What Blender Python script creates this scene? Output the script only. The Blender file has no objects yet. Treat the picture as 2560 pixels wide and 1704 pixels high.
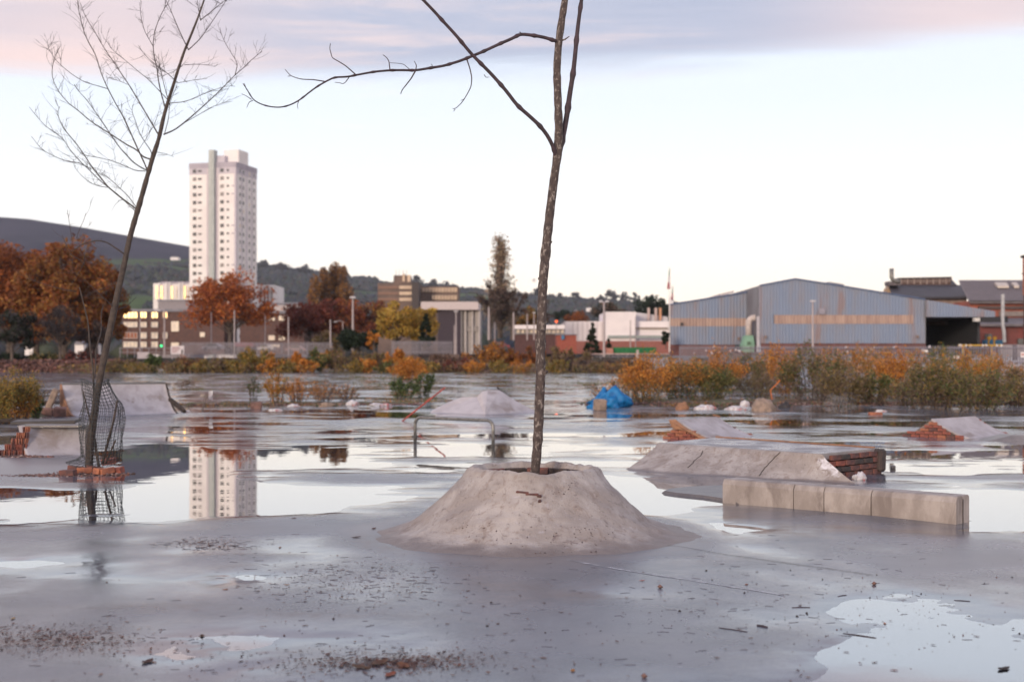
import bpy, math, random
import numpy as np
from mathutils import Vector, Matrix, Euler
R = math.radians
rng = np.random.default_rng(7); random.seed(7)
C = bpy.context.scene.collection
SC = bpy.context.scene
# ------------------------------------------------------------------ camera
F = 3200.0; H = 1.5; HY = 895.0           # focal in photo pixels, eye height, horizon row
cam_d = bpy.data.cameras.new('camera'); cam = bpy.data.objects.new('camera', cam_d); C.objects.link(cam)
cam.location = (0, 0, H); cam.rotation_euler = (R(90), 0, 0)
cam_d.sensor_width = 36; cam_d.lens = 36*F/2560; cam_d.shift_y = (HY-852)/2560
cam_d.clip_start = .1; cam_d.clip_end = 20000
cam_d.dof.use_dof = True; cam_d.dof.focus_distance = 11.0; cam_d.dof.aperture_fstop = 2.0
SC.camera = cam
SC.view_settings.view_transform = 'Standard'; SC.view_settings.look = 'None'
SC.view_settings.exposure = 0.25; SC.view_settings.gamma = 1; SC.view_settings.use_curve_mapping = False
# ------------------------------------------------------------------ world
W = bpy.data.worlds.new('World'); SC.world = W; W.use_nodes = True
nt = W.node_tree; nt.nodes.clear()
def N(t, tp, **kw):
    n = t.nodes.new(tp)
    for k, v in kw.items(): setattr(n, k, v)
    return n
def mth(t, op, a, b=None, clamp=False):
    n = N(t, 'ShaderNodeMath', operation=op, use_clamp=clamp)
    for i, v in enumerate((a, b)):
        if v is None: continue
        if isinstance(v, (int, float)): n.inputs[i].default_value = v
        else: t.links.new(v, n.inputs[i])
    return n.outputs[0]
def maprange(t, v, a, b, c=0.0, d=1.0, smooth=True):
    n = N(t, 'ShaderNodeMapRange'); n.interpolation_type = 'SMOOTHSTEP' if smooth else 'LINEAR'
    t.links.new(v, n.inputs[0])
    for i, x in enumerate((a, b, c, d)): n.inputs[i+1].default_value = x
    return n.outputs[0]
def mixc(t, fac, a, b):
    n = N(t, 'ShaderNodeMix', data_type='RGBA')
    if isinstance(fac, (int, float)): n.inputs[0].default_value = fac
    else: t.links.new(fac, n.inputs[0])
    for i, v in ((6, a), (7, b)):
        if isinstance(v, tuple): n.inputs[i].default_value = (*v[:3], 1)
        else: t.links.new(v, n.inputs[i])
    return n.outputs[2]
def ramp(t, v, stops):
    n = N(t, 'ShaderNodeValToRGB'); e = n.color_ramp.elements
    while len(e) < len(stops): e.new(.5)
    for i, (p, c) in enumerate(stops): e[i].position = p; e[i].color = (*c[:3], 1)
    t.links.new(v, n.inputs[0]); return n.outputs[0]
def noise(t, vec, scale, detail=4, rough=.5, dist=0):
    n = N(t, 'ShaderNodeTexNoise')
    if vec is not None: t.links.new(vec, n.inputs['Vector'])
    n.inputs['Scale'].default_value = scale; n.inputs['Detail'].default_value = detail
    n.inputs['Roughness'].default_value = rough; n.inputs['Distortion'].default_value = dist
    return n.outputs[0]
tc = N(nt, 'ShaderNodeTexCoord'); sp = N(nt, 'ShaderNodeSeparateXYZ'); nt.links.new(tc.outputs['Generated'], sp.inputs[0])
sx, sy, sz = sp.outputs
hor = mth(nt, 'SQRT', mth(nt, 'ADD', mth(nt, 'MULTIPLY', sx, sx), mth(nt, 'MULTIPLY', sy, sy)))
elev = mth(nt, 'DIVIDE', sz, mth(nt, 'MAXIMUM', hor, .001))
veil = ramp(nt, elev, [(0.0, (1.50, 1.26, .99)), (.04, (1.40, 1.24, 1.05)), (.10, (1.20, 1.19, 1.19)), (.20, (.96, 1.04, 1.18)), (.6, (.60, .74, 1.02))])
sky = N(nt, 'ShaderNodeTexSky', sky_type='NISHITA'); sky.sun_disc = False
sky.sun_elevation = R(4); sky.sun_rotation = R(205); sky.air_density = 1.2; sky.dust_density = 2
vm = N(nt, 'ShaderNodeVectorMath', operation='SCALE'); nt.links.new(sky.outputs[0], vm.inputs[0]); vm.inputs['Scale'].default_value = .10
base = mixc(nt, .82, vm.outputs[0], veil)
# cloud deck, seen as a flat layer overhead
zc = mth(nt, 'MAXIMUM', sz, .04)
cmb = N(nt, 'ShaderNodeCombineXYZ')
nt.links.new(mth(nt, 'MULTIPLY', mth(nt, 'DIVIDE', sx, zc), .5), cmb.inputs[0])
nt.links.new(mth(nt, 'DIVIDE', sy, zc), cmb.inputs[1])
cn1 = noise(nt, cmb.outputs[0], .95, 7, .62, .6)
cn2 = noise(nt, cmb.outputs[0], .45, 3, .5)
edge = mth(nt, 'ADD', mth(nt, 'ADD', elev, mth(nt, 'MULTIPLY', mth(nt, 'SUBTRACT', cn1, .5), .06)),
           mth(nt, 'MULTIPLY', mth(nt, 'MULTIPLY', sx, -1), .035))
cmask = maprange(nt, edge, .212, .240)
lav = ramp(nt, cn1, [(.34, (.34, .40, .55)), (.5, (.47, .50, .63)), (.62, (.74, .63, .66))])
pinkw = mth(nt, 'MULTIPLY', maprange(nt, mth(nt, 'ABSOLUTE', mth(nt, 'ADD', sx, -.02)), .12, .36), maprange(nt, cn2, .30, .55))
ccol = mixc(nt, mth(nt, 'MULTIPLY', pinkw, .85), lav, (.92, .70, .66))
ccol = mixc(nt, maprange(nt, elev, .6, 2.0), ccol, (.46, .56, .80))
# a few faint wisps low down
wv = N(nt, 'ShaderNodeCombineXYZ'); nt.links.new(mth(nt, 'MULTIPLY', sx, 5), wv.inputs[0]); nt.links.new(mth(nt, 'MULTIPLY', sz, 38), wv.inputs[1]); nt.links.new(mth(nt, 'MULTIPLY', sy, 5), wv.inputs[2])
wisp = maprange(nt, noise(nt, wv.outputs[0], 1.2, 4, .6), .60, .75, 0, .35)
base = mixc(nt, wisp, base, (.98, .88, .86))
skyc = mixc(nt, mth(nt, 'MULTIPLY', cmask, .93), base, ccol)
bg = N(nt, 'ShaderNodeBackground'); nt.links.new(skyc, bg.inputs[0]); bg.inputs[1].default_value = 1.0
wo = N(nt, 'ShaderNodeOutputWorld'); nt.links.new(bg.outputs[0], wo.inputs[0])
# low soft sun behind the camera, to the left
sd = bpy.data.lights.new('sun', 'SUN'); sd.energy = 2.0; sd.angle = R(12); sd.color = (1, .83, .66)
so = bpy.data.objects.new('sun', sd); C.objects.link(so)
so.rotation_euler = Vector((-.42, -.90, .17)).to_track_quat('Z', 'Y').to_euler()
# ------------------------------------------------------------------ helpers
def S(px, py, D): return Vector(((px-1280)*D/F, D, H-(py-HY)*D/F))
def G(px, py, z=0.0):
    D = (H-z)*F/(py-HY); return Vector(((px-1280)*D/F, D, z))
def tag(o, label=None, cat=None, group=None, kind=None):
    if label: o['label'] = label
    if cat: o['category'] = cat
    if group: o['group'] = group
    if kind: o['kind'] = kind
    return o
def thing(name, loc, label, cat, group=None):
    o = bpy.data.objects.new(name, None); C.objects.link(o); o.location = loc; o.empty_display_size = .2
    return tag(o, label, cat, group)
def link_mesh(name, me, m, parent=None, loc=None):
    o = bpy.data.objects.new(name, me); C.objects.link(o)
    if m is not None and not me.materials: me.materials.append(m)
    if parent is not None: o.parent = parent
    if loc is not None: o.location = loc
    return o
def abs_loc(o):
    v = Vector((0, 0, 0))
    while o is not None: v += o.location; o = o.parent
    return v
class MB:
    def __init__(s): s.v = []; s.f = []; s.c = []
    def add(s, vs, fs, col=None):
        b = len(s.v); s.v += [tuple(v) for v in vs]; s.f += [tuple(b+i for i in f) for f in fs]
        if col is not None: s.c += [col]*len(vs)
        return s
    def box(s, c, size, rot=None, col=None, bev=0):
        hx, hy, hz = [a/2 for a in size]; c = Vector(c)
        if bev:
            b = bev; vs = []; 
            for sx_ in (-1, 1):
                for sy_ in (-1, 1):
                    for sz_ in (-1, 1):
                        vs += [Vector((sx_*hx, sy_*(hy-b), sz_*(hz-b))), Vector((sx_*(hx-b), sy_*hy, sz_*(hz-b))), Vector((sx_*(hx-b), sy_*(hy-b), sz_*hz))]
            k = {}
            i = 0
            for a in (-1, 1):
                for b_ in (-1, 1):
                    for c_ in (-1, 1): k[(a, b_, c_)] = i; i += 3
            fs = []
            for a in (-1, 1):
                q = [k[(a, -1, -1)], k[(a, 1, -1)], k[(a, 1, 1)], k[(a, -1, 1)]]; fs.append(q if a > 0 else q[::-1])
                q = [k[(-1, a, -1)]+1, k[(-1, a, 1)]+1, k[(1, a, 1)]+1, k[(1, a, -1)]+1]; fs.append(q if a > 0 else q[::-1])
                q = [k[(-1, -1, a)]+2, k[(1, -1, a)]+2, k[(1, 1, a)]+2, k[(-1, 1, a)]+2]; fs.append(q if a > 0 else q[::-1])
                for b_ in (-1, 1):
                    fs.append([k[(a, b_, -1)], k[(a, b_, 1)], k[(a, b_, 1)]+1, k[(a, b_, -1)]+1])
                    fs.append([k[(a, -1, b_)], k[(a, 1, b_)], k[(a, 1, b_)]+2, k[(a, -1, b_)]+2])
                    fs.append([k[(-1, a, b_)]+1, k[(1, a, b_)]+1, k[(1, a, b_)]+2, k[(-1, a, b_)]+2])
                    for c_ in (-1, 1): fs.append([k[(a, b_, c_)], k[(a, b_, c_)]+1, k[(a, b_, c_)]+2])
        else:
            vs = [Vector((x*hx, y*hy, z*hz)) for x in (-1, 1) for y in (-1, 1) for z in (-1, 1)]
            fs = [(0, 1, 3, 2), (4, 6, 7, 5), (0, 4, 5, 1), (2, 3, 7, 6), (0, 2, 6, 4), (1, 5, 7, 3)]
        if rot is not None: vs = [rot @ v for v in vs]
        return s.add([v+c for v in vs], fs, col)
    def tube(s, pts, rad, n=6, col=None, cap=True):
        pts = [Vector(p) for p in pts]; m = len(pts)
        if not hasattr(rad, '__len__'): rad = [rad]*m
        vs = []; fs = []; up = None
        for i, p in enumerate(pts):
            d = (pts[min(i+1, m-1)]-pts[max(i-1, 0)])
            d = d.normalized() if d.length > 1e-9 else Vector((0, 0, 1))
            if up is None:
                up = Vector((0, 0, 1)) if abs(d.z) < .9 else Vector((0, -1, 0))
            a = (up - d*up.dot(d)); a = a.normalized() if a.length > 1e-6 else d.orthogonal().normalized(); b = d.cross(a); up = a
            for k in range(n):
                t = 2*math.pi*k/n; vs.append(p+(a*math.cos(t)+b*math.sin(t))*rad[i])
        for i in range(m-1):
            for k in range(n):
                fs.append((i*n+k, i*n+(k+1) % n, (i+1)*n+(k+1) % n, (i+1)*n+k))
        if cap: fs.append(tuple(range(n))[::-1]); fs.append(tuple((m-1)*n+k for k in range(n)))
        return s.add(vs, fs, col)
    def prism(s, poly, vec, col=None):
        """poly: 3D points of one cap; extruded by vec"""
        n = len(poly); vec = Vector(vec); a = [Vector(p) for p in poly]; vs = a+[p+vec for p in a]
        fs = [tuple(range(n)), tuple(range(n, 2*n))[::-1]]+[(i, i+n, (i+1) % n+n, (i+1) % n) for i in range(n)]
        return s.add(vs, fs, col)
    def build(s, name, m, parent=None, smooth=False, origin=None):
        o0 = abs_loc(parent) if parent is not None else Vector(origin or (0, 0, 0))
        us_ = sorted({i for f in s.f for i in f})
        if len(us_) < len(s.v):
            mp_ = {a: i for i, a in enumerate(us_)}; s.v = [s.v[a] for a in us_]; s.c = [s.c[a] for a in us_] if s.c else []; s.f = [tuple(mp_[i] for i in f) for f in s.f]
        me = bpy.data.meshes.new(name)
        me.from_pydata([(v[0]-o0.x, v[1]-o0.y, v[2]-o0.z) for v in s.v], [], s.f)
        if s.c and len(s.c) == len(s.v):
            ca = me.color_attributes.new('col', 'FLOAT_COLOR', 'POINT')
            ca.data.foreach_set('color', np.array([(*c[:3], 1) for c in s.c], dtype=np.float32).ravel())
        if smooth: me.shade_smooth()
        me.update()
        return link_mesh(name, me, m, parent, None if parent is not None else o0)
def np_mesh(name, v, f, m, parent=None, col=None, smooth=False, origin=(0, 0, 0), attrs=None):
    """v (n,3) world, f (k,4 or 3) int"""
    o0 = abs_loc(parent) if parent is not None else Vector(origin)
    v = np.asarray(v, dtype=np.float64)-np.array(o0)
    me = bpy.data.meshes.new(name); k = f.shape[1]
    me.vertices.add(len(v)); me.vertices.foreach_set('co', v.astype(np.float32).ravel())
    me.loops.add(f.size); me.loops.foreach_set('vertex_index', f.astype(np.int32).ravel())
    me.polygons.add(len(f)); me.polygons.foreach_set('loop_start', np.arange(0, f.size, k, dtype=np.int32))
    me.update(calc_edges=True)
    if col is not None:
        ca = me.color_attributes.new('col', 'FLOAT_COLOR', 'POINT')
        c4 = np.ones((len(v), 4), dtype=np.float32); c4[:, :3] = col; ca.data.foreach_set('color', c4.ravel())
    for an, av in (attrs or {}).items():
        a = me.attributes.new(an, 'FLOAT', 'POINT'); a.data.foreach_set('value', av.astype(np.float32))
    if smooth: me.shade_smooth()
    return link_mesh(name, me, m, parent, None if parent is not None else o0)
_tabs = {}
def perlin(x, y, seed=0):
    if seed not in _tabs:
        r = np.random.default_rng(seed); a = r.random((256, 256))*2*np.pi; _tabs[seed] = (np.cos(a), np.sin(a))
    gx, gy = _tabs[seed]; x0 = np.floor(x).astype(int); y0 = np.floor(y).astype(int); fx = x-x0; fy = y-y0
    u = fx*fx*fx*(fx*(fx*6-15)+10); w = fy*fy*fy*(fy*(fy*6-15)+10)
    def g(i, j):
        a = (x0+i) & 255; b = (y0+j) & 255; return gx[a, b]*(fx-i)+gy[a, b]*(fy-j)
    return ((g(0, 0)*(1-u)+g(1, 0)*u)*(1-w)+(g(0, 1)*(1-u)+g(1, 1)*u)*w)*1.5
def fbm(x, y, seed=0, o=4):
    s = 0; a = 1
    for i in range(o): s = s+a*perlin(x*2**i+17*i, y*2**i+5*i, seed+i); a *= .5
    return s
def sm(x, a, b):
    t = np.clip((x-a)/(b-a), 0, 1); return t*t*(3-2*t)
# ------------------------------------------------------------------ materials
def newmat(name):
    m = bpy.data.materials.new(name); m.use_nodes = True; t = m.node_tree
    return m, t, t.nodes['Principled BSDF']
def mat(name, a, b=None, scale=4, rough=.8, bump=0, bscale=None, stretch=None, metal=0, lo=.35, hi=.65, spec=.5, c3=None, s3=1.0, coord='Object', rvar=0):
    m, t, p = newmat(name); p.inputs['Roughness'].default_value = rough; p.inputs['Metallic'].default_value = metal
    p.inputs['Specular IOR Level'].default_value = spec
    tc = N(t, 'ShaderNodeTexCoord'); vec = tc.outputs[coord]
    if stretch:
        mp = N(t, 'ShaderNodeMapping'); mp.inputs['Scale'].default_value = stretch; t.links.new(vec, mp.inputs[0]); vec = mp.outputs[0]
    if b is None: b = tuple(x*.75 for x in a)
    n = noise(t, vec, scale, 6, .6)
    c = mixc(t, maprange(t, n, lo, hi), a, b)
    if c3: c = mixc(t, maprange(t, noise(t, vec, s3, 5, .6, .5), .52, .68), c, c3)
    t.links.new(c, p.inputs['Base Color'])
    if rvar: t.links.new(maprange(t, n, .3, .7, rough-rvar, rough+rvar), p.inputs['Roughness'])
    if bump:
        bn = noise(t, vec, bscale or scale*4, 6, .65)
        bp = N(t, 'ShaderNodeBump'); bp.inputs['Distance'].default_value = bump; t.links.new(bn, bp.inputs['Height']); t.links.new(bp.outputs[0], p.inputs['Normal'])
    return m
def leafmat(name, rough=.6, trans=.25):
    m, t, p = newmat(name); at = N(t, 'ShaderNodeAttribute', attribute_name='col')
    oi = noise(t, N(t, 'ShaderNodeTexCoord').outputs['Object'], 9, 3)
    n = N(t, 'ShaderNodeMix', data_type='RGBA', blend_type='MULTIPLY'); n.inputs[0].default_value = .5
    t.links.new(at.outputs[0], n.inputs[6]); t.links.new(ramp(t, oi, [(.3, (.6, .6, .6)), (.7, (1, 1, 1))]), n.inputs[7])
    t.links.new(n.outputs[2], p.inputs['Base Color']); p.inputs['Roughness'].default_value = rough; p.inputs['Specular IOR Level'].default_value = .25
    if trans:
        tr = N(t, 'ShaderNodeBsdfTranslucent'); t.links.new(n.outputs[2], tr.inputs[0])
        mx = N(t, 'ShaderNodeMixShader'); mx.inputs[0].default_value = trans
        t.links.new(p.outputs[0], mx.inputs[1]); t.links.new(tr.outputs[0], mx.inputs[2]); t.links.new(mx.outputs[0], t.nodes['Material Output'].inputs[0])
    return m
M = {}
M['leaf'] = leafmat('leaf'); M['solid'] = leafmat('coloured_solid', .8, 0)
# wet concrete: a film of water thins out with height above the puddle level
m, t, p = newmat('wet_concrete'); M['ground'] = m
at = N(t, 'ShaderNodeAttribute', attribute_name='hgt').outputs['Fac']
oc = N(t, 'ShaderNodeTexCoord').outputs['Object']
n1 = noise(t, oc, 1.4, 6, .6); n2 = noise(t, oc, 9, 8, .7); n3 = noise(t, oc, .5, 4, .6); n4 = noise(t, oc, 60, 4, .7)
c = mixc(t, maprange(t, n1, .3, .7), (.066, .078, .104), (.122, .132, .165))
c = mixc(t, maprange(t, noise(t, oc, 42, 5, .8), .58, .70, 0, .5), c, (.045, .042, .048))
c = mixc(t, maprange(t, n3, .55, .75, 0, .5), c, (.14, .115, .115))
stn = N(t, 'ShaderNodeAttribute', attribute_name='stain_reflection').outputs['Fac']
c = mixc(t, mth(t, 'MULTIPLY', stn, maprange(t, n2, .38, .62, .15, 1.0)), c, (.085, .042, .034))
c = mixc(t, maprange(t, n2, .6, .8, 0, .55), c, (.06, .055, .06))
dry = maprange(t, mth(t, 'ADD', at, mth(t, 'MULTIPLY', mth(t, 'SUBTRACT', n2, .5), .006)), .006, .022)
c = mixc(t, mth(t, 'MULTIPLY', dry, .7), c, (.20, .19, .20))
t.links.new(c, p.inputs['Base Color'])
ha = mth(t, 'ADD', at, mth(t, 'MULTIPLY', mth(t, 'SUBTRACT', n2, .5), .004))
rg = maprange(t, ha, -.0005, .013, .045, .31)
t.links.new(rg, p.inputs['Roughness']); p.inputs['IOR'].default_value = 1.6; p.inputs['Specular IOR Level'].default_value = .6
bp = N(t, 'ShaderNodeBump'); bp.inputs['Distance'].default_value = .0022
t.links.new(mth(t, 'MULTIPLY', mth(t, 'ADD', n4, mth(t, 'MULTIPLY', n2, 1.0)), maprange(t, at, .0, .010, .0, 1.0)), bp.inputs['Height'])
t.links.new(bp.outputs[0], p.inputs['Normal'])
# puddle water
m = bpy.data.materials.new('puddle_water'); m.use_nodes = True; t = m.node_tree; t.nodes.clear(); M['water'] = m
gl = N(t, 'ShaderNodeBsdfGlossy'); gl.inputs['Roughness'].default_value = .012; gl.inputs['Color'].default_value = (1, 1, 1, 1)
tr = N(t, 'ShaderNodeBsdfTransparent'); tr.inputs[0].default_value = (.78, .79, .80, 1)
fr = N(t, 'ShaderNodeFresnel'); fr.inputs[0].default_value = 1.33; frp = mth(t, 'POWER', fr.outputs[0], .45)
wn = noise(t, N(t, 'ShaderNodeTexCoord').outputs['Object'], 2.2, 2, .5)
bp = N(t, 'ShaderNodeBump'); bp.inputs['Distance'].default_value = .0006; t.links.new(wn, bp.inputs['Height']); t.links.new(bp.outputs[0], gl.inputs['Normal'])
mx = N(t, 'ShaderNodeMixShader'); t.links.new(frp, mx.inputs[0]); t.links.new(tr.outputs[0], mx.inputs[1]); t.links.new(gl.outputs[0], mx.inputs[2])
t.links.new(mx.outputs[0], N(t, 'ShaderNodeOutputMaterial').inputs[0])
# moulded concrete of the skate obstacles
def conc(name, damp=0.0, smear=None):
    m, t, p = newmat(name)
    tcn = N(t, 'ShaderNodeTexCoord'); oc = tcn.outputs['Object']
    n1 = noise(t, oc, 2.6, 7, .62, .4); n2 = noise(t, oc, 11, 8, .7, .6); n3 = noise(t, oc, 5.5, 6, .6, 1.2); n4 = noise(t, oc, 90, 4, .75)
    mp = N(t, 'ShaderNodeMapping'); mp.inputs['Scale'].default_value = (3, 3, .7); t.links.new(oc, mp.inputs[0]); n5 = noise(t, mp.outputs[0], 3, 6, .65, .6)
    n6 = noise(t, oc, 26, 6, .7, .4)
    c = mixc(t, maprange(t, n1, .36, .62), (.41, .368, .348), (.295, .255, .237))
    c = mixc(t, maprange(t, n5, .52, .66, 0, .6), c, (.22, .165, .14))
    c = mixc(t, maprange(t, n2, .56, .68, 0, .6), c, (.17, .135, .125))
    c = mixc(t, maprange(t, n3, .65, .70, 0, .6), c, (.13, .09, .095))
    c = mixc(t, maprange(t, n6, .57, .68, 0, .6), c, (.12, .095, .095))
    c = mixc(t, maprange(t, n2, .30, .42, .6, 0), c, (.49, .45, .475))
    rough = .78
    if damp:
        sp = N(t, 'ShaderNodeSeparateXYZ'); t.links.new(oc, sp.inputs[0])
        zz_ = mth(t, 'ADD', sp.outputs[2], mth(t, 'MULTIPLY', mth(t, 'SUBTRACT', n1, .5), -damp*1.6))
        w_ = maprange(t, zz_, damp*.35, damp*1.15, 1, 0)
        c = mixc(t, mth(t, 'MULTIPLY', w_, .8), c, (.155, .125, .118))
        t.links.new(maprange(t, w_, 0, 1, .78, .42), p.inputs['Roughness'])
    else: p.inputs['Roughness'].default_value = rough
    if smear:
        d = N(t, 'ShaderNodeVectorMath', operation='DISTANCE'); t.links.new(oc, d.inputs[0]); d.inputs[1].default_value = smear
        sw = maprange(t, mth(t, 'ADD', d.outputs['Value'], mth(t, 'MULTIPLY', mth(t, 'SUBTRACT', n2, .5), .5)), .10, .22, .85, 0)
        c = mixc(t, sw, c, (.72, .70, .76))
    t.links.new(c, p.inputs['Base Color']); p.inputs['Specular IOR Level'].default_value = .35
    bp = N(t, 'ShaderNodeBump'); bp.inputs['Distance'].default_value = .008
    t.links.new(mth(t, 'ADD', mth(t, 'MULTIPLY', n4, .4), mth(t, 'ADD', n2, mth(t, 'ADD', mth(t, 'MULTIPLY', n1, .8), mth(t, 'MULTIPLY', n6, .4)))), bp.inputs['Height']); t.links.new(bp.outputs[0], p.inputs['Normal'])
    return m
M['conc'] = conc('cast_concrete', .022, (3.95-3, 15.72-16.5, .16)); M['conc_mound'] = conc('mound_concrete', .075)
M['conc_smooth'] = mat('ramp_concrete', (.43, .40, .42), (.32, .29, .30), 3, .62, .003, 40, c3=(.25, .21, .20), s3=2.2)
M['conc_block'] = mat('kerb_concrete', (.40, .35, .325), (.27, .23, .21), 5, .7, .004, 45, (1, 1, .5), c3=(.20, .165, .15), s3=3)
M['conc_wet'] = mat('wet_low_concrete', (.15, .13, .125), (.09, .08, .08), 5, .35, .003, 40)
M['mortar'] = mat('mortar', (.25, .19, .17), (.12, .095, .09), 8, .9, .006, 40)
M['brick'] = [mat('brick_red', (.33, .10, .065), (.17, .055, .045), 12, .85, .004, 70),
              mat('brick_dark', (.19, .075, .06), (.085, .045, .045), 12, .85, .004, 70),
              mat('brick_orange', (.42, .155, .08), (.24, .09, .06), 12, .85, .004, 70),
              mat('brick_buff', (.45, .32, .19), (.26, .17, .12), 12, .85, .004, 70)]
M['brick_burnt_shade'] = mat('brick_burnt_shade', (.075, .05, .045), (.035, .03, .03), 12, .8, .004, 70)
M['ply'] = mat('plywood', (.34, .17, .09), (.19, .10, .065), 6, .75, .002, 30, (1, 1, 6))
M['black'] = mat('black_steel', (.025, .022, .025), (.04, .03, .03), 8, .5)
M['rail'] = mat('galvanised_rail', (.26, .255, .245), (.13, .12, .11), 30, .42, .001, 60, metal=.5)
M['redpole'] = mat('red_paint', (.40, .06, .04), (.22, .045, .04), 10, .6)
M['bark'] = mat('speckled_bark', (.085, .062, .055), (.042, .03, .03), 30, .8, .006, 60, (1, 1, .6), c3=(.27, .23, .21), s3=38)
M['bark2'] = mat('smooth_bark', (.075, .055, .045), (.04, .03, .028), 20, .8, .003, 60)
M['twig'] = mat('purple_twig', (.055, .032, .042), (.03, .02, .025), 20, .7)
M['twig2'] = mat('grey_twig', (.07, .055, .052), (.04, .032, .035), 20, .8)
M['farbark'] = mat('far_bark', (.12, .09, .075), (.07, .055, .05), 2, .9)
M['net'] = mat('plastic_net', (.02, .025, .028), None, 8, .5)
M['tarp'] = mat('blue_tarpaulin', (.002, .175, .44), (.002, .11, .32), 5, .6, .004, 12)
M['bagwhite'] = mat('white_plastic', (.62, .60, .62), (.42, .38, .40), 9, .45, .01, 20, c3=(.5, .12, .12), s3=6)
M['rubble'] = mat('broken_rubble', (.22, .12, .10), (.10, .06, .055), 6, .9, .01, 20)
M['stone'] = mat('weathered_stone', (.33, .24, .19), (.20, .15, .12), 6, .85, .01, 30)
M['soil'] = mat('dark_soil', (.05, .035, .03), (.025, .02, .018), 12, .95, .02, 30)
M['moss'] = mat('mossy_soil', (.10, .10, .05), (.12, .075, .06), 1.2, .95, .03, 10, c3=(.06, .11, .03), s3=.5)
# ------------------------------------------------------------------ the ground
def wet_h(X, Y):
    Yc = np.maximum(Y, 2.0); px = 1280+X/Yc*F; py = HY+4800/Yc
    h = .0070*fbm(X/2.7+3, Y/2.9, 11, 3)+.0022*fbm(X/.8, Y/.8, 31, 2)+.0012*fbm(X/.33, Y/.33, 37, 3)*sm(-Y, -22, -14)+(.0030*perlin(X/1.3+4, Y/.34, 39)+.0028*perlin(X/2.1+9, Y/.8, 43))*sm(Y, 11.5, 13.5)
    h = h+.0014+.0030*sm(py, 1290, 1360)+.0034*sm(-py, -1125, -1070)+.0028*fbm(X/1.3+2, Y/1.5+8, 67, 3)*sm(-py, -1290, -1200)+.0021*sm(py, 1330, 1400)+.0034*fbm(X/1.1+9, Y/1.4, 77, 3)*sm(py, 1290, 1340)
    h = np.where(Y < 5.2, h+.002, h)
    for bx, by, rx, ry, a in (
        (120, 1262, 420, 46, -.022), (600, 1240, 330, 42, -.022), (640, 1150, 300, 34, -.020), (370, 1145, 110, 26, -.02), (380, 1195, 70, 14, -.012), (930, 1236, 190, 24, -.014),
        (880, 1193, 210, 13, .018), (60, 1165, 200, 46, .030), (130, 1212, 160, 9, .014), (150, 1285, 200, 5, .009), (420, 1335, 300, 10, .006), (800, 1292, 360, 22, .014), (760, 1318, 420, 24, .010), (60, 1335, 240, 16, .008),
        (260, 1440, 330, 26, -.0048), (10, 1405, 90, 16, -.007), (1300, 1128, 330, 15, -.012), (1640, 1255, 110, 32, -.018), (1200, 1110, 140, 9, -.008),
        (2500, 1250, 170, 52, -.020), (2330, 1175, 260, 18, -.010), (2060, 1345, 320, 34, .005), (2380, 1720, 560, 125, -.024), (1800, 1600, 420, 40, .004),
        (1330, 1400, 520, 60, .007), (500, 1640, 700, 60, .003), (1960, 1230, 120, 14, -.012), (1760, 1190, 120, 9, .010),
        (960, 1200, 90, 9, .01), (1000, 1034, 190, 6, -.013), (1990, 1058, 220, 7, -.015), (620, 1046, 170, 4, -.012), (1500, 1052, 140, 4, -.014), (780, 1062, 90, 3, -.013), (1230, 1086, 260, 5, -.012), (1640, 1082, 150, 4, -.012), (2300, 1062, 160, 5, -.014), (1750, 1040, 200, 4, -.012), (420, 1080, 130, 4, -.011), (1450, 1085, 120, 5, -.012), (2420, 1130, 200, 6, -.009), (2100, 1420, 420, 22, -.0025),
        (560, 1395, 240, 10, .006), (2330, 1328, 120, 9, -.012), (2050, 1292, 330, 22, .012), (1700, 1205, 160, 14, .012), (300, 1268, 170, 5, .012), (560, 1262, 60, 4, .010), (1010, 1150, 160, 7, .012), (2250, 1215, 160, 8, .012), (2480, 1195, 120, 7, .012)):
        h = h+(.46 if a < 0 and by < 1400 else .60)*a*np.exp(-((px-bx)/rx)**2-((py-by)/ry)**2)
    dm = np.sqrt((X-.177)**2+(Y-10.9)**2); h = h+.009*np.exp(-((dm-1.45)/.22)**2)
    return h
def rise(X, Y):
    s = 140-70*sm(X, 9, 24)
    return 1.55*sm(Y, s, s+38)
Ys = np.concatenate([np.linspace(-6, 3.9, 20), np.geomspace(4.0, 150, 820)])
us = np.linspace(-1, 1, 620); us = us*(.55+.45*us**2)
YY = np.repeat(Ys[:, None], len(us), 1); XX = us[None, :]*(9+.95*np.maximum(YY, 0))
hh = wet_h(XX, YY); hz = hh+rise(XX, YY)*1.0
hz = np.where(YY > 100, hz, hz)
ny, nx = YY.shape; idx = np.arange(ny*nx).reshape(ny, nx)
q = np.stack([idx[:-1, :-1], idx[:-1, 1:], idx[1:, 1:], idx[1:, :-1]], -1).reshape(-1, 4)
v = np.stack([XX, YY, hz], -1).reshape(-1, 3)
pxg = 1280+XX/np.maximum(YY, 2)*F; pyg = HY+4800/np.maximum(YY, 2); st = np.zeros(XX.shape)
for bx, by, rx, ry, a in ((120, 1605, 260, 30, 1.0), (980, 1655, 230, 20, 1.0), (380, 1520, 200, 14, .5), (820, 1540, 260, 12, .5), (520, 1362, 80, 9, .6), (900, 1450, 190, 30, .35), (1330, 1402, 420, 20, .5), (1750, 1400, 120, 16, .6), (700, 1630, 300, 14, .6), (60, 1240, 180, 7, .9), (230, 1212, 150, 8, .9)):  # mud stains; the band by the netted tree is a painted brown reflection
    st = np.maximum(st, a*np.exp(-((pxg-bx)/rx)**2-((pyg-by)/ry)**2))
dmm = np.sqrt((XX-.177)**2+(YY-10.9)**2); st = np.maximum(st, .75*np.exp(-((dmm-1.42)/.20)**2))
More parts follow.
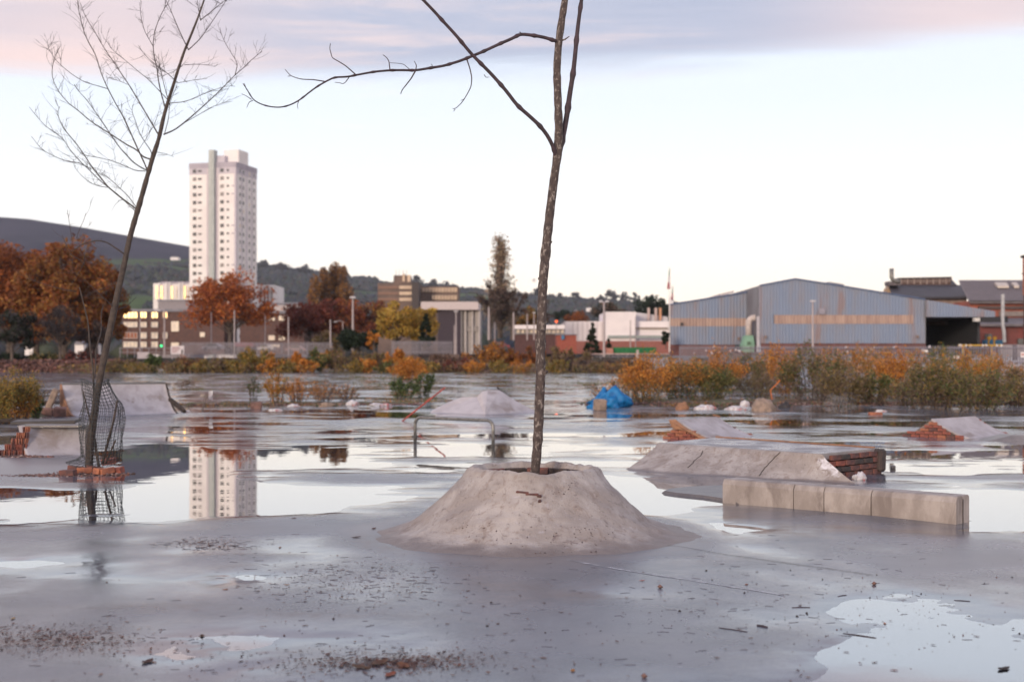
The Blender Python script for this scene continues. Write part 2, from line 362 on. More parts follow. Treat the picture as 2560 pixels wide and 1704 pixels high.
rs_ = np.clip(rise(XX, YY)/.12, 0, 1); st = np.maximum(st, rs_); hh = hh+.05*rs_
gnd = np_mesh('ground', v, q, M['ground'], attrs={'hgt': hh.ravel(), 'stain_reflection': st.ravel()}, smooth=True); tag(gnd, kind='structure')
wm = MB(); wm.add([(-150, -6, 0), (150, -6, 0), (150, 150, 0), (-150, 150, 0)], [(0, 1, 2, 3)])
tag(wm.build('puddle_water', M['water']), kind='structure')
# ------------------------------------------------------------------ terrain and hills
ridge = [(-1600, 500), (-600, 520), (0, 541), (70, 546), (200, 566), (344, 592), (475, 615), (560, 638), (645, 663), (800, 684), (900, 695), (1050, 712), (1200, 728), (1290, 737),
         (1400, 748), (1500, 754), (1600, 760), (1690, 772), (1780, 800), (2000, 820), (2300, 850), (3200, 862), (4200, 868)]
rx_ = np.array([a for a, b in ridge], float); ry_ = np.array([b for a, b in ridge], float)
Yt = np.concatenate([np.linspace(136, 600, 70), np.geomspace(610, 3200, 150)])
ut = np.linspace(-1.1, 1.1, 420)
YT = np.repeat(Yt[:, None], len(ut), 1); XT = ut[None, :]*YT
def hill_z(X, Y):
    px = 1280+X/Y*F; e = (HY-np.interp(px, rx_, ry_))/F
    Dr = 2600.0
    t = np.clip((Y-620)/(Dr-620), 0, 1); z = e*np.minimum(Y, Dr)*t**.85
    z = z*(1-.25*sm(Y, Dr, 3400))
    z = z+18*fbm(X/420, Y/420, 51, 3)*sm(Y, 700, 1300)*(1-sm(Y, 2100, 2550))
    return z
ZT = rise(XT, YT)+hill_z(XT, YT)-.25*(1-sm(YT, 136, 185))
pxT = 1280+XT/YT*F; elT = HY-(ZT-H)/YT*F
fieldn = fbm(XT/300, YT/300, 71, 3)
moor = sm(-elT+28*fbm(XT/200, YT/260, 75, 2), -665, -640)*sm(-pxT, -760, -560)
field = sm(fieldn, .34, .42)*(1-moor)*sm(YT, 700, 900)*(1-sm(pxT, 1200, 1280))
for fx, fy, frx, fry in ((360, 655, 110, 8), (500, 652, 60, 6), (700, 745, 50, 9), (985, 702, 40, 8), (330, 745, 60, 8), (150, 700, 90, 8), (900, 690, 50, 6)):
    field = np.maximum(field, sm(-((pxT-fx)/frx)**2-((elT-fy)/fry)**2, -1.3, -.8)*sm(YT, 700, 900))
colT = np.zeros(XT.shape+(3,))
wood = np.array([.045, .052, .055]); moc = np.array([.038, .038, .062]); fic = np.array([.065, .105, .04]); near = np.array([.075, .06, .035])  # bluish wood and moor tones carry some painted distance haze
colT[:] = wood; colT = colT*(1-moor[..., None])+moc*moor[..., None]; colT = colT*(1-field[..., None])+fic*field[..., None]
nr = (1-sm(YT, 300, 650))[..., None]; colT = colT*(1-nr)+near*nr
ny, nx = YT.shape; idx = np.arange(ny*nx).reshape(ny, nx)
q = np.stack([idx[:-1, :-1], idx[:-1, 1:], idx[1:, 1:], idx[1:, :-1]], -1).reshape(-1, 4)
m, t, p = newmat('hill_cover'); M['hill'] = m
at = N(t, 'ShaderNodeAttribute', attribute_name='col').outputs[0]
hn = noise(t, N(t, 'ShaderNodeTexCoord').outputs['Object'], .012, 8, .65)
nn = N(t, 'ShaderNodeMix', data_type='RGBA', blend_type='MULTIPLY'); nn.inputs[0].default_value = 1
t.links.new(at, nn.inputs[6]); t.links.new(ramp(t, hn, [(.35, (.6, .62, .7)), (.65, (1.25, 1.15, 1.1))]), nn.inputs[7]); t.links.new(nn.outputs[2], p.inputs['Base Color'])
p.inputs['Roughness'].default_value = 1; p.inputs['Specular IOR Level'].default_value = .1
tag(np_mesh('hills', np.stack([XT, YT, ZT], -1).reshape(-1, 3), q, M['hill'], col=colT.reshape(-1, 3), smooth=True), kind='structure')
def leaves(cent, size, cols, aspect=1.0, jitter=.35, up=0):
    """cent (n,3): one quad per point, randomly turned; cols (k,3) palette"""
    n = len(cent); a = rng.normal(size=(n, 3)); a /= np.linalg.norm(a, axis=1)[:, None]
    b = rng.normal(size=(n, 3)); 
    if up: a[:, 2] += up; a /= np.linalg.norm(a, axis=1)[:, None]
    b -= (a*b).sum(1)[:, None]*a; b /= np.linalg.norm(b, axis=1)[:, None]
    s = size*(1+jitter*rng.uniform(-1, 1, n))[:, None]
    a = a*s; b = b*s*aspect
    v = np.stack([cent-a, cent-b*.6+a*.1, cent+a, cent+b*.6+a*.1], 1).reshape(-1, 3)
    f = np.arange(4*n).reshape(n, 4)
    pal = np.array(cols)[rng.integers(0, len(cols), n)]*rng.uniform(.75, 1.25, n)[:, None]
    return v, f, np.repeat(pal, 4, 0)
# woods on the hillside: one mass of crowns
nW = 42000
wy = rng.uniform(480, 2640, nW); wx = rng.uniform(-.55, .22, nW)*wy
wz = rise(wx, wy)+hill_z(wx, wy); wpx = 1280+wx/wy*F; wel = HY-(wz-H)/wy*F
fld = fbm(wx/300, wy/300, 71, 3); keep = ((fld < .36) | (wpx > 1230)) & ~((wpx < 640) & (wel < 655+14*rng.random(nW)))
for fx, fy, frx, fry in ((360, 655, 110, 8), (500, 652, 60, 6), (700, 745, 50, 9), (985, 702, 40, 8), (330, 745, 60, 8), (150, 700, 90, 8), (900, 690, 50, 6)):
    keep &= (((wpx-fx)/frx)**2+((wel-fy)/fry)**2) > 1.1

cw = np.stack([wx, wy, wz], 1)[keep]
octv = np.array([(1, 0, 0), (-1, 0, 0), (0, 1, 0), (0, -1, 0), (0, 0, 1), (0, 0, -1)], float)
octf = np.array([(0, 2, 4), (2, 1, 4), (1, 3, 4), (3, 0, 4), (2, 0, 5), (1, 2, 5), (3, 1, 5), (0, 3, 5)])
def blobs(c, r, pal, rz=1.0):
    n = len(c); rr = r*rng.uniform(.6, 1.35, n)[:, None, None]
    v = c[:, None, :]+octv[None]*rr*np.array([1, 1, rz])*rng.uniform(.7, 1.25, (n, 6, 1))
    ang = rng.uniform(0, 6.28, n); ca, sa = np.cos(ang)[:, None], np.sin(ang)[:, None]
    d = v-c[:, None, :]; v = c[:, None, :]+np.stack([d[..., 0]*ca-d[..., 1]*sa, d[..., 0]*sa+d[..., 1]*ca, d[..., 2]], -1)
    f = (octf[None]+6*np.arange(n)[:, None, None]).reshape(-1, 3)
    cc = np.array(pal)[rng.integers(0, len(pal), n)]*rng.uniform(.7, 1.3, n)[:, None]
    return v.reshape(-1, 3), f, np.repeat(cc, 6, 0)
v, f, cc = blobs(cw+np.array([0, 0, 1.8]), 5.8, [(.035, .05, .045), (.05, .052, .055), (.065, .05, .045), (.04, .045, .06), (.055, .065, .04)], .9)
tag(np_mesh('hillside_wood', v, f, M['solid'], col=cc), 'dark autumn woods covering the lower slopes of the far hill', 'woodland', kind='stuff')
# ------------------------------------------------------------------ bricks
bm_ = {}
def brick_mesh(k, L=.215, Wd=.1025, Hh=.065):
    key = (k, L, Wd, Hh)
    if key not in bm_:
        b = MB(); b.box((0, 0, 0), (L, Wd, Hh), bev=.006); me = bpy.data.meshes.new('brick')
        me.from_pydata([(v[0]+random.uniform(-.003, .003), v[1]+random.uniform(-.003, .003), v[2]+random.uniform(-.003, .003)) for v in b.v], [], b.f)
        me.materials.append(k if not isinstance(k, int) else M['brick'][k]); bm_[key] = me
    return bm_[key]
def brick(parent, loc, rot=(0, 0, 0), k=0, dims=(.215, .1025, .065), name='brick'):
    o = bpy.data.objects.new(name, brick_mesh(k, *dims)); C.objects.link(o)
    if parent is not None: o.parent = parent; o.location = Vector(loc)-abs_loc(parent)
    else: o.location = loc
    o.rotation_euler = rot; return o
def brick_wall(parent, a, b, hfun, z0=0.0, dims=(.215, .1025, .065), pick=None, gap=.012, jit=.004, inward=None, topz=None):
    """courses from a to b (ground points), kept where the brick centre is under hfun(s) with s along the wall"""
    a = Vector(a); b = Vector(b); d = (b-a); L = d.length; d.normalize(); ang = math.atan2(d.y, d.x)
    nz = 0; z = z0+dims[2]/2; r = 0
    while z < 2:
        if not any(hfun(s) > z for s in np.linspace(0, L, 30)): break
        s = dims[0]/2-(dims[0]/2 if r % 2 else 0)
        while s < L:
            if s > .02 and hfun(s) > z+dims[2]*.25 and hfun(min(L, s+dims[0]*.3)) > z-.02:
                pt = a+d*s; k = pick() if pick else random.choice((0, 0, 1, 2))
                brick(parent, (pt.x+random.uniform(-jit, jit), pt.y+random.uniform(-jit, jit), z), (random.uniform(-.02, .02), random.uniform(-.02, .02), ang+random.uniform(-.03, .03)), k, dims); nz += 1
            s += dims[0]+gap
        z += dims[2]+gap; r += 1
    return nz
# ------------------------------------------------------------------ planter mound
pc = Vector(((1332-1280)/F*10.9, 10.9, 0))
pl = thing('tree_planter', pc, 'rough concrete volcano shaped mound around the bare sapling in the foreground', 'planter')
prof = [(.44, .30), (.445, .47), (.455, .535), (.485, .572), (.516, .578), (.55, .555), (.586, .505), (.645, .44), (.708, .378), (.762, .32), (.818, .266), (.885, .21), (.954, .158), (1.02, .115), (1.093, .078), (1.16, .054), (1.23, .034), (1.30, .016), (1.36, .007), (1.42, .0), (1.50, -.02)]
pr = np.array(prof); tt = np.linspace(0, len(pr)-1, 90); pr = np.stack([np.interp(tt, range(len(pr)), pr[:, 0]), np.interp(tt, range(len(pr)), pr[:, 1])], 1)
na = 220; th = np.linspace(0, 2*np.pi, na, endpoint=False)
A, Pn = np.meshgrid(th, np.arange(len(pr)), indexing='xy')
rr = pr[Pn, 0]; zz = pr[Pn, 1].copy()
sq = 1+.035*np.cos(4*A+.5)*(np.clip((1.0-rr)/.5, 0, 1))
lump = fbm(np.cos(A)*rr*2.6+7, np.sin(A)*rr*2.6+zz*3, 91, 4)
rim = np.exp(-((rr-.5)/.07)**2)
rr = rr*sq+.012*lump*(rr > .5)+.018*rim*fbm(np.cos(A)*3.5, np.sin(A)*3.5, 97, 3)
zz = zz+.010*lump*sm(rr, .5, .7)*(1-.75*sm(rr, 1.2, 1.5))+rim*(.016*fbm(np.cos(A)*3, np.sin(A)*3, 93, 4)-.012*(np.exp(-((A-4.95)/.25)**2)))
lean = 1+.02*np.exp(-((np.mod(A, 6.283)-5.9)/.6)**2)*sm(rr, 1.0, 1.4)
X = pc.x+np.cos(A)*rr*lean; Y = pc.y+np.sin(A)*rr
v = np.stack([X, Y, zz], -1).reshape(-1, 3); k = len(pr); idx = np.arange(k*na).reshape(k, na)
q = np.stack([idx[:-1, :], np.roll(idx, -1, 1)[:-1, :], np.roll(idx, -1, 1)[1:, :], idx[1:, :]], -1).reshape(-1, 4)[:, ::-1]
np_mesh('concrete_skirt', v, q, M['conc_mound'], parent=pl, smooth=True)
b = MB(); n = 40
b.add([pc+Vector((0, 0, .36))]+[pc+Vector((.47*math.cos(i*2*math.pi/n), .47*math.sin(i*2*math.pi/n), .33+.02*random.random())) for i in range(n)], [(0, i+1, (i+1) % n+1) for i in range(n)])
b.build('soil', M['soil'], pl)
for r in range(3):
    for i in range(13):
        a_ = (i+.5*(r % 2))*2*math.pi/13
        brick(pl, pc+Vector((.425*math.cos(a_), .425*math.sin(a_), .38+r*.062)), (0, 0, a_+math.pi/2+random.uniform(-.05, .05)), M['brick_burnt_shade'] if random.random() < .6 else 1, (.19, .05, .055))  # blackish bricks paint in the shade inside the hollow
def mound_pt(th_, z): 
    r_ = float(np.interp(z, pr[::-1, 1], pr[::-1, 0])); i = int(np.argmin(np.abs(np.mod(th-(th_-math.pi/2), 2*np.pi)))); col_ = slice(None)
    rws = np.abs(zz[:, i]-z)+(rr[:, i] < .5)*9; j = int(np.argmin(rws)); return Vector((X[j, i], Y[j, i], zz[j, i]))
for (th_, z_, w_, ry) in ((-.16, .425, .10, .06), (-.04, .418, .10, -.05), (.035, .395, .035, .1), (.04, .355, .028, .0)):
    p = mound_pt(th_, z_); brick(pl, p+Vector((math.sin(th_)*-.004, math.cos(th_)*.004, -.001)), (-.80, ry, th_), 1, (w_, .026 if w_ > .05 else .05, .018))
pk_ = []; r_m = random.Random(3)
for (th_, z_, n_, sp_) in ((.46, .12, 16, .10), (.40, .16, 8, .05), (.12, .10, 12, .12), (-.30, .11, 6, .06), (-.62, .16, 6, .05), (.30, .42, 9, .06), (.5, .48, 8, .05), (-.5, .40, 5, .03), (.0, .22, 8, .3), (-.1, .06, 14, .4)):
    for _ in range(n_): pk_.append(tuple(mound_pt(th_+r_m.gauss(0, sp_), max(.03, z_+r_m.gauss(0, sp_*.28)))+Vector((0, .003, 0))))
v, f, cc = blobs(np.array(pk_), .0085, [(.11, .085, .085), (.15, .11, .10), (.09, .07, .075)], .7)
tag(np_mesh('pitting', v, f, M['solid'], parent=pl, col=cc), kind='stuff')
# ------------------------------------------------------------------ saplings
def dpath(pts, D, wob=0, seed=0, dd=0.0, k=1.08659):
    """display-pixel path to world points with a drifting depth"""
    r = random.Random(seed); out = []; n = len(pts); ph = r.uniform(0, 6)
    for i, (x, y) in enumerate(pts): out.append(S(x*k, y*k, D+dd*i/max(1, n-1)+wob*math.sin(ph+i*.9)*.1))
    return out
def resample(pts, n):
    P = np.array([tuple(p) for p in pts]); d = np.r_[0, np.cumsum(np.linalg.norm(np.diff(P, axis=0), axis=1))]
    # catmull-like smoothing through cubic interpolation
    t = np.linspace(0, d[-1], n); out = np.stack([np.interp(t, d, P[:, i]) for i in range(3)], 1)
    for _ in range(2): out[1:-1] = .25*out[:-2]+.5*out[1:-1]+.25*out[2:]
    return out
def px_r(w, D): return w*D/F/2
D1 = 10.9
t1 = thing('bare_tree', S(1336, 1176, D1)-Vector((0, 0, .12)), 'tall bare sapling growing out of the concrete mound', 'tree')
tr_pts = [(1229, 1105), (1232, 1075), (1237, 1020), (1240, 960), (1242, 900), (1244, 865), (1243, 800), (1247, 720), (1249, 650), (1256, 575), (1265, 490), (1275, 410), (1283, 355), (1286, 300), (1284, 240), (1281, 160), (1285, 100), (1292, 50), (1300, 0), (1309, -70), (1312, -200), (1325, -340), (1322, -500), (1330, -640)]
P = resample(dpath(tr_pts, D1), 150)
wd = np.interp(np.linspace(0, 1, 150), [0, .2, .45, .6, .68, .8, 1], [25, 24.5, 21, 18, 14, 11, 2])
tz = np.arange(150); wd = wd*(1+.035*np.sin(tz*1.7)+.03*rng.normal(size=150))
for kx in (26, 44, 65, 88, 98): wd[kx:kx+2] *= 1.12
b = MB(); b.tube(P, [px_r(w, D1) for w in wd], 14)
for (x, y, dx, dy, w) in ((1244, 862, 16, -10, 12), (1246, 640, -8, 2, 9), (1284, 96, 26, -12, 4), (1240, 990, 8, -4, 7), (1262, 560, 8, -5, 6)):
    b.tube([S(x*1.08659, y*1.08659, D1), S((x+dx*.6)*1.08659, (y+dy*.4)*1.08659, D1-.02), S((x+dx)*1.08659, (y+dy)*1.08659, D1-.02)], [px_r(w*1.3, D1), px_r(w, D1), px_r(w*.5, D1)], 7)
b.build('trunk', M['bark'], t1, smooth=True)
# pale bark flecks
def limb(parent, pts, w0, w1, D, mt, name='branch', dd=0, n=40, sides=6, seed=0, knob=0):
    P = resample(dpath(pts, D, 0, seed, dd), n); b = MB(); r = random.Random(seed)
    ws = [w0+(w1-w0)*i/(n-1) for i in range(n)]
    if knob:
        for i in range(3, n-1, max(3, n//knob)): ws[i] *= 1.35
    b.tube(P, [px_r(w, D) for w in ws], sides); return b, P
b, _ = limb(t1, [(1284, 362), (1290, 335), (1297, 305), (1305, 262), (1311, 215), (1318, 175), (1323, 130), (1327, 85), (1331, 50), (1338, 0), (1352, -120), (1350, -260), (1372, -400)], 15, 3, D1, M['twig'], dd=.3, n=60, knob=10, seed=2, sides=8)
b.build('branch', M['twig'], t1, smooth=True)
b, _ = limb(t1, [(1281, 372), (1276, 345), (1262, 315), (1243, 290), (1218, 267), (1190, 243), (1163, 207), (1130, 170), (1107, 147), (1085, 125), (1066, 102), (1048, 80), (1020, 50), (995, 22), (973, 0), (920, -70), (880, -150)], 10, 6, D1, M['twig'], dd=-.6, n=70, knob=9, seed=3, sides=8)
b.build('branch', M['twig'], t1, smooth=True)
def z7(*pts): return [((600+x/2.618)/1.08659, y/2.618/1.08659) for x, y in pts]
b, _ = limb(t1, z7((2095, 275), (2060, 268), (2000, 247), (1935, 235), (1835, 222), (1790, 250), (1700, 288), (1600, 335), (1520, 368), (1440, 400), (1335, 432), (1250, 445), (1150, 462), (1060, 460), (980, 461), (880, 470), (760, 492), (700, 505), (620, 505), (560, 535), (500, 570), (450, 608), (385, 660), (320, 692), (260, 705), (180, 697), (120, 675), (85, 655), (60, 610), (40, 575), (20, 548)), 9, 2.2, D1, M['twig'], dd=-.9, n=110, knob=16, seed=4, sides=7)
for pts, w in (((( 75, 652), (40, 628), (10, 614)), 2), (((85, 658), (60, 668), (44, 705)), 2), (((45, 590), (35, 565), (28, 545)), 1.8), (((385, 660), (375, 690), (380, 712)), 1.8),
               (((560, 535), (480, 522), (400, 520), (330, 498), (295, 455)), 2.8), (((330, 498), (312, 500)), 2), (((760, 492), (690, 430), (640, 400), (600, 378), (596, 350), (586, 318), (592, 285)), 3), (((715, 505), (690, 540), (675, 550), (650, 542), (620, 540)), 2.2),
               (((982, 461), (975, 400), (955, 372), (935, 360)), 2.8), (((1110, 455), (1070, 420), (1030, 415), (980, 412)), 1.6), (((1150, 462), (1120, 515), (1085, 560), (1060, 590), (1052, 616)), 3.6), (((1150, 460), (1156, 430), (1140, 400)), 2.6), (((1258, 445), (1258, 425), (1250, 420)), 2),
               (((1485, 390), (1505, 450), (1518, 510), (1512, 570), (1480, 630), (1450, 675), (1408, 715), (1392, 712)), 3), (((1470, 650), (1445, 658)), 2), (((1408, 715), (1398, 730)), 2), (((1598, 490), (1610, 508), (1632, 505)), 1.8), (((1840, 222), (1830, 210)), 4)):
    bb, _ = limb(t1, z7(*pts), w*1.15, max(1.2, w*.6), D1-.5, M['twig'], n=max(6, len(pts)*4), sides=5)
    b.add(bb.v, bb.f)
b.build('branch', M['twig'], t1, smooth=True)
# left tree, further off
D2 = 16.9
t2 = thing('bare_tree', S(245, 1180, D2), 'leaning bare tree with fine twigs, wrapped in black netting at the left', 'tree')
def z8(*pts): return [((x/2.8)/1.08659, (y/2.8)/1.08659) for x, y in pts]
main = [(204, 1085), (206, 1050), (208, 1010), (216, 960), (222, 915), (229, 875), (240, 820), (251, 768), (262, 715), (272, 668), (281, 630), (290, 588), (299, 545), (309, 510), (318, 480), (328, 445), (340, 402), (352, 360), (366, 318), (375, 275), (383, 245), (396, 205), (410, 160), (424, 118), (440, 80), (456, 40), (468, 5), (490, -60), (505, -140)]
P = resample(dpath(main, D2), 140); b = MB()
wd = np.interp(np.linspace(0, 1, 140), [0, .1, .25, .5, .62, .78, .9, 1], [24, 21, 20, 15, 12, 7.5, 4.5, 2])*(1+.05*rng.normal(size=140))
b.tube(P, [px_r(w*.84, D2) for w in wd], 10)
b.build('trunk', M['bark2'], t2, smooth=True)
segs = []   # list of (path px src, w0, depth drift) for twigging
def br(pts, w0, w1=1.5, dd=.0, seed=0): segs.append((pts, w0, w1, dd, seed))
br(z8((1110, 945), (1075, 885), (1018, 788), (960, 690), (905, 597), (875, 555), (800, 440), (750, 370), (700, 290), (665, 225), (620, 155), (590, 100), (560, 20)), 4.6, 1.6, .5, 1)
br(z8((1040, 1215), (1015, 1150), (968, 1050), (905, 910), (860, 810), (820, 745), (755, 622), (710, 520), (670, 385), (600, 260), (575, 180), (548, 60), (540, -20)), 4.6, 1.6, -.4, 2)
br(z8((1065, 1118), (1000, 1100), (960, 1050), (890, 1015), (805, 960), (745, 920), (680, 880), (610, 830), (550, 775), (480, 725), (412, 645), (370, 560), (362, 500), (380, 400), (415, 340)), 4.6, 1.5, .8, 3)
br(z8((1035, 1195), (990, 1175), (930, 1135), (835, 1030), (770, 935), (700, 830), (640, 745), (600, 690), (550, 640), (520, 590)), 4.2, 1.5, -.7, 4)
br(z8((1020, 1198), (950, 1195), (870, 1160), (800, 1130), (700, 1105), (610, 1090), (560, 1075), (540, 1030)), 2.6, 1.3, .3, 5)
br(z8((970, 1475), (910, 1430), (855, 1390), (800, 1345), (755, 1308), (710, 1250), (650, 1180), (600, 1100), (545, 1020), (500, 965), (465, 925), (420, 850), (400, 790), (420, 745)), 5, 1.6, -.6, 6)
br(z8((755, 1308), (700, 1265), (620, 1185), (560, 1130), (490, 1050), (435, 960), (360, 915), (300, 865), (245, 800), (205, 750)), 3.2, 1.3, -.9, 7)
br(z8((640, 1185), (560, 1140), (450, 1125), (370, 1090), (290, 1045), (220, 955)), 2.6, 1.2, -.3, 8)
br(z8((752, 1312), (700, 1305), (640, 1285), (570, 1230), (520, 1170), (515, 1110)), 2.2, 1.1, .4, 9)
br(z8((968, 1470), (900, 1375), (800, 1280), (740, 1230), (690, 1210)), 3, 1.3, .3, 10)
br(z8((965, 1500), (940, 1470), (905, 1440), (860, 1395), (830, 1408)), 3, 1.3, .3, 11)
br(z8((1145, 942), (1220, 912), (1285, 863), (1360, 800), (1460, 710), (1545, 630), (1640, 530), (1700, 480), (1760, 420), (1835, 360)), 4.4, 1.6, .5, 12)
br(z8((1645, 525), (1665, 445), (1630, 390), (1580, 310), (1545, 230), (1540, 195)), 2.4, 1.2, .2, 13)
br(z8((1190, 722), (1280, 715), (1360, 690), (1440, 650), (1510, 625), (1600, 600), (1645, 605)), 2.6, 1.2, -.5, 14)
br(z8((1160, 762), (1130, 665), (1108, 560), (1100, 480), (1080, 400), (1070, 320), (1080, 230), (1110, 140), (1150, 60), (1180, 20), (1190, -30)), 4, 1.5, .6, 15)
br(z8((1190, 740), (1160, 640), (1135, 540), (1115, 450), (1110, 380)), 2.6, 1.2, -.4, 16)
br(z8((1290, 1000), (1150, 945), (1180, 830), (1185, 760), (1195, 700), (1240, 600))[1:], 2.4, 1.3, .3, 17)
br(z8((1062, 1118), (1060, 1060), (1010, 990), (975, 930), (950, 850), (922, 780), (930, 735)), 3, 1.3, -.3, 18)
br(z8((1320, 350), (1400, 275), (1460, 190), (1520, 100), (1580, 10), (1610, -40)), 3, 1.5, .5, 19)
br(z8((1320, 350), (1280, 270), (1235, 170), (1190, 60), (1150, -20)), 3, 1.4, -.5, 20)
br(z8((1405, 145), (1390, 70), (1380, -10)), 3, 1.4, .3, 21)
br(z8((1405, 140), (1470, 90), (1530, 40), (1580, 0)), 3, 1.6, -.3, 22)
br(z8((1290, 455), (1370, 450), (1450, 456), (1510, 468)), 2, 1, .4, 23)
br(z8((1245, 582), (1180, 520), (1110, 470), (1050, 420), (1000, 370), (970, 320)), 2.6, 1.2, -.5, 24)
br(z8((1175, 700), (1100, 620), (1035, 552), (985, 515), (880, 425), (820, 380), (770, 330)), 2.8, 1.2, .7, 25)
br(z8((1280, 460), (1200, 510), (1105, 540)), 2, 1, .4, 26)
br(z8((1075, 330), (1040, 270), (1010, 215), (985, 110), (978, 20)), 2.2, 1.2, .4, 27)
br(z8((1250, 580), (1350, 562), (1450, 550)), 1.8, 1, .4, 28)
br(z8((755, 622), (670, 598), (590, 575), (505, 522), (440, 470), (380, 410), (335, 330), (330, 290)), 2.4, 1.2, .3, 29)
br(z8((1285, 863), (1380, 810), (1480, 750), (1560, 720), (1630, 708)), 1.9, 1, .3, 30)
br(z8((905, 597), (830, 565), (740, 540)), 1.6, 1, .3, 31)
br(z8((970, 1050), (1030, 960), (1090, 850), (1130, 720)), 1.7, 1, .3, 32)
br(z8((1095, 1065), (1160, 1075), (1215, 1098)), 1.6, 1, .3, 33)
def z1(*pts): return [((x/2.613)/1.08659, (350+y/2.613)/1.08659) for x, y in pts]
br(z1((822, 752), (770, 715), (700, 668), (640, 655), (570, 668), (520, 690), (460, 735), (430, 680), (405, 620)), 5, 1.6, -.4, 40)
br(z1((455, 740), (530, 790), (560, 825)), 2.4, 1.2, .2, 41)
br(z1((548, 735), (555, 790), (520, 860), (465, 940)), 2.6, 1.3, .2, 42)
br(z1((500, 640), (520, 580), (545, 530), (562, 475)), 2, 1.2, .2, 43)
br(z1((470, 650), (455, 560), (440, 455)), 2, 1.2, .2, 44)
br(z1((750, 1105), (690, 1040), (620, 975), (545, 905)), 4, 1.5, -.4, 45)
br(z1((760, 1110), (830, 1085), (890, 1025)), 3, 1.3, .4, 46)
br(z1((500, 990), (410, 975), (300, 945), (180, 905)), 2.4, 1.2, -.3, 47)
br(z1((790, 910), (700, 960), (600, 1000), (540, 1035)), 1.8, 1, .3, 48)
# second stem
br([(228, 1075), (222, 1040), (214, 985), (216, 900), (214, 850), (206, 790), (203, 740), (190, 690), (183, 660)], 9, 3, .3, 50)
br([(218, 870), (222, 800), (234, 760), (232, 720), (238, 700)], 4, 2, .3, 51)
br([(215, 1010), (206, 960), (196, 920), (190, 895)], 6, 3, -.3, 52)
br([(236, 1065), (250, 1010), (262, 965), (270, 920)], 8, 5, -.3, 53)
br([(244, 1065), (254, 1040), (266, 1012)], 6, 4, -.2, 54)
tw = MB()
for i, (pts, w0, w1, dd, sd_) in enumerate(segs):
    P = resample(dpath(pts, D2, 0, 0, dd), max(12, len(pts)*4)); b = MB(); n = len(P); r = random.Random(sd_)
    b.tube(P, [px_r(w0+(w1-w0)*k/(n-1), D2)*.85*r.uniform(.9, 1.1) for k in range(n)], 6)
    b.build('branch', M['bark2'] if w0 > 4.5 else M['twig2'], t2, smooth=True)
    if w0 > 5 and sd_ >= 50: continue
    L = sum((Vector(P[k+1])-Vector(P[k])).length for k in range(n-1)); nt_ = int(L*(14 if sd_ < 40 else 5))
    for _ in range(nt_):
        k = r.randint(int(n*.2), n-2); p0 = Vector(P[k]); d = (Vector(P[k+1])-p0).normalized()
        side = Vector((r.uniform(-1, 1), r.uniform(-1, 1), r.uniform(-.35, .75))); dv = (d*.55+side.normalized()*.75).normalized(); ln = r.uniform(.07, .34)
        pts_ = [p0]; cur = p0
        for s_ in range(4):
            dv = (dv+Vector((r.uniform(-.28, .28), r.uniform(-.28, .28), r.uniform(-.08, .22)))).normalized(); cur = cur+dv*ln/4; pts_.append(cur)
        tw.tube(pts_, [.0025, .0023, .0019, .0015, .0011], 3, cap=False)
        for u_ in range(r.randint(0, 2)):
            q0 = pts_[r.randint(1, 3)]; e = (dv+Vector((r.uniform(-.9, .9), r.uniform(-.9, .9), r.uniform(-.3, .6)))).normalized()*ln*.4
            tw.tube([q0, q0+e*.5+Vector((0, 0, .005)), q0+e], [.0022, .0018, .0013], 3, cap=False)
tag(tw.build('twigs', M['twig2'], t2), kind='stuff')
# netting
ng = thing('tree_guard', S(250, 1170, D2), 'slumped sleeve of black plastic netting round the leaning tree', 'tree guard')
b = MB(); rows = 27; cols = 32; c0 = S(250, 1160, D2)
prof_ = [(0, -.10, .36), (.06, .0, .25), (.15, .0, .26), (.35, .0, .275), (.6, .03, .28), (.75, .05, .25), (.9, -.0, .20), (1.08, -.05, .16)]
grid = []
for i in range(rows):
    z = 1.1*i/(rows-1); row = []
    cx = np.interp(z, [a for a, _, _ in prof_], [b_ for _, b_, _ in prof_]); rd = np.interp(z, [a for a, _, _ in prof_], [c_ for _, _, c_ in prof_])
    for j in range(cols):
        a = 2*math.pi*j/cols; w = .022*math.sin(3*a+z*4)+.012*math.sin(7*a-z*9)
        if i == rows-1: w += .02*random.random()
        row.append(c0+Vector((cx+(rd+w)*math.cos(a), (rd*.8+w)*math.sin(a), z+.03*math.sin(2*a+1)-(.12 if (1.0 < a < 2.6) and i > 26 else 0)*((i-26)/10))))
    grid.append(row)
for j in range(cols): b.tube([grid[i][j] for i in range(rows)], .0036, 3, cap=False)
for i in range(rows): b.tube([grid[i][j] for j in range(cols)]+[grid[i][0]], .0036, 3, cap=False)
b.build('netting', M['net'], ng)
# bricks round the foot of the left tree
for i, (px, py, rz, k, lb) in enumerate(((212, 1176, .2, 2, 'red brick lying just left of the netted trunk'), (252, 1178, 1.2, 2, 'orange brick end-on at the front of the netted tree foot'), (266, 1178, .9, 2, 'orange brick in the middle of the row at the netted tree foot'), (290, 1176, -.3, 0, 'red brick at the right end of the row by the netted tree'),
                                          (190, 1172, .1, 1, 'dark half-sunk brick left of the netted tree foot'), (236, 1172, .4, 1, 'dark brick tucked between the stems of the netted tree'), (272, 1162, .5, 0, 'red brick leaning behind the stems of the netted tree'), (170, 1182, -.2, 1, 'broken dark brick furthest left of the netted tree'))):
    g = G(px, py+8); o = brick(None, (g.x, g.y, .045+(.05 if i == 6 else 0)), (random.uniform(-.2, .2), random.uniform(-.15, .15), rz), k, (.2, .1, .075), 'loose_brick'); tag(o, lb, 'brick', 'loose bricks round the netted tree')
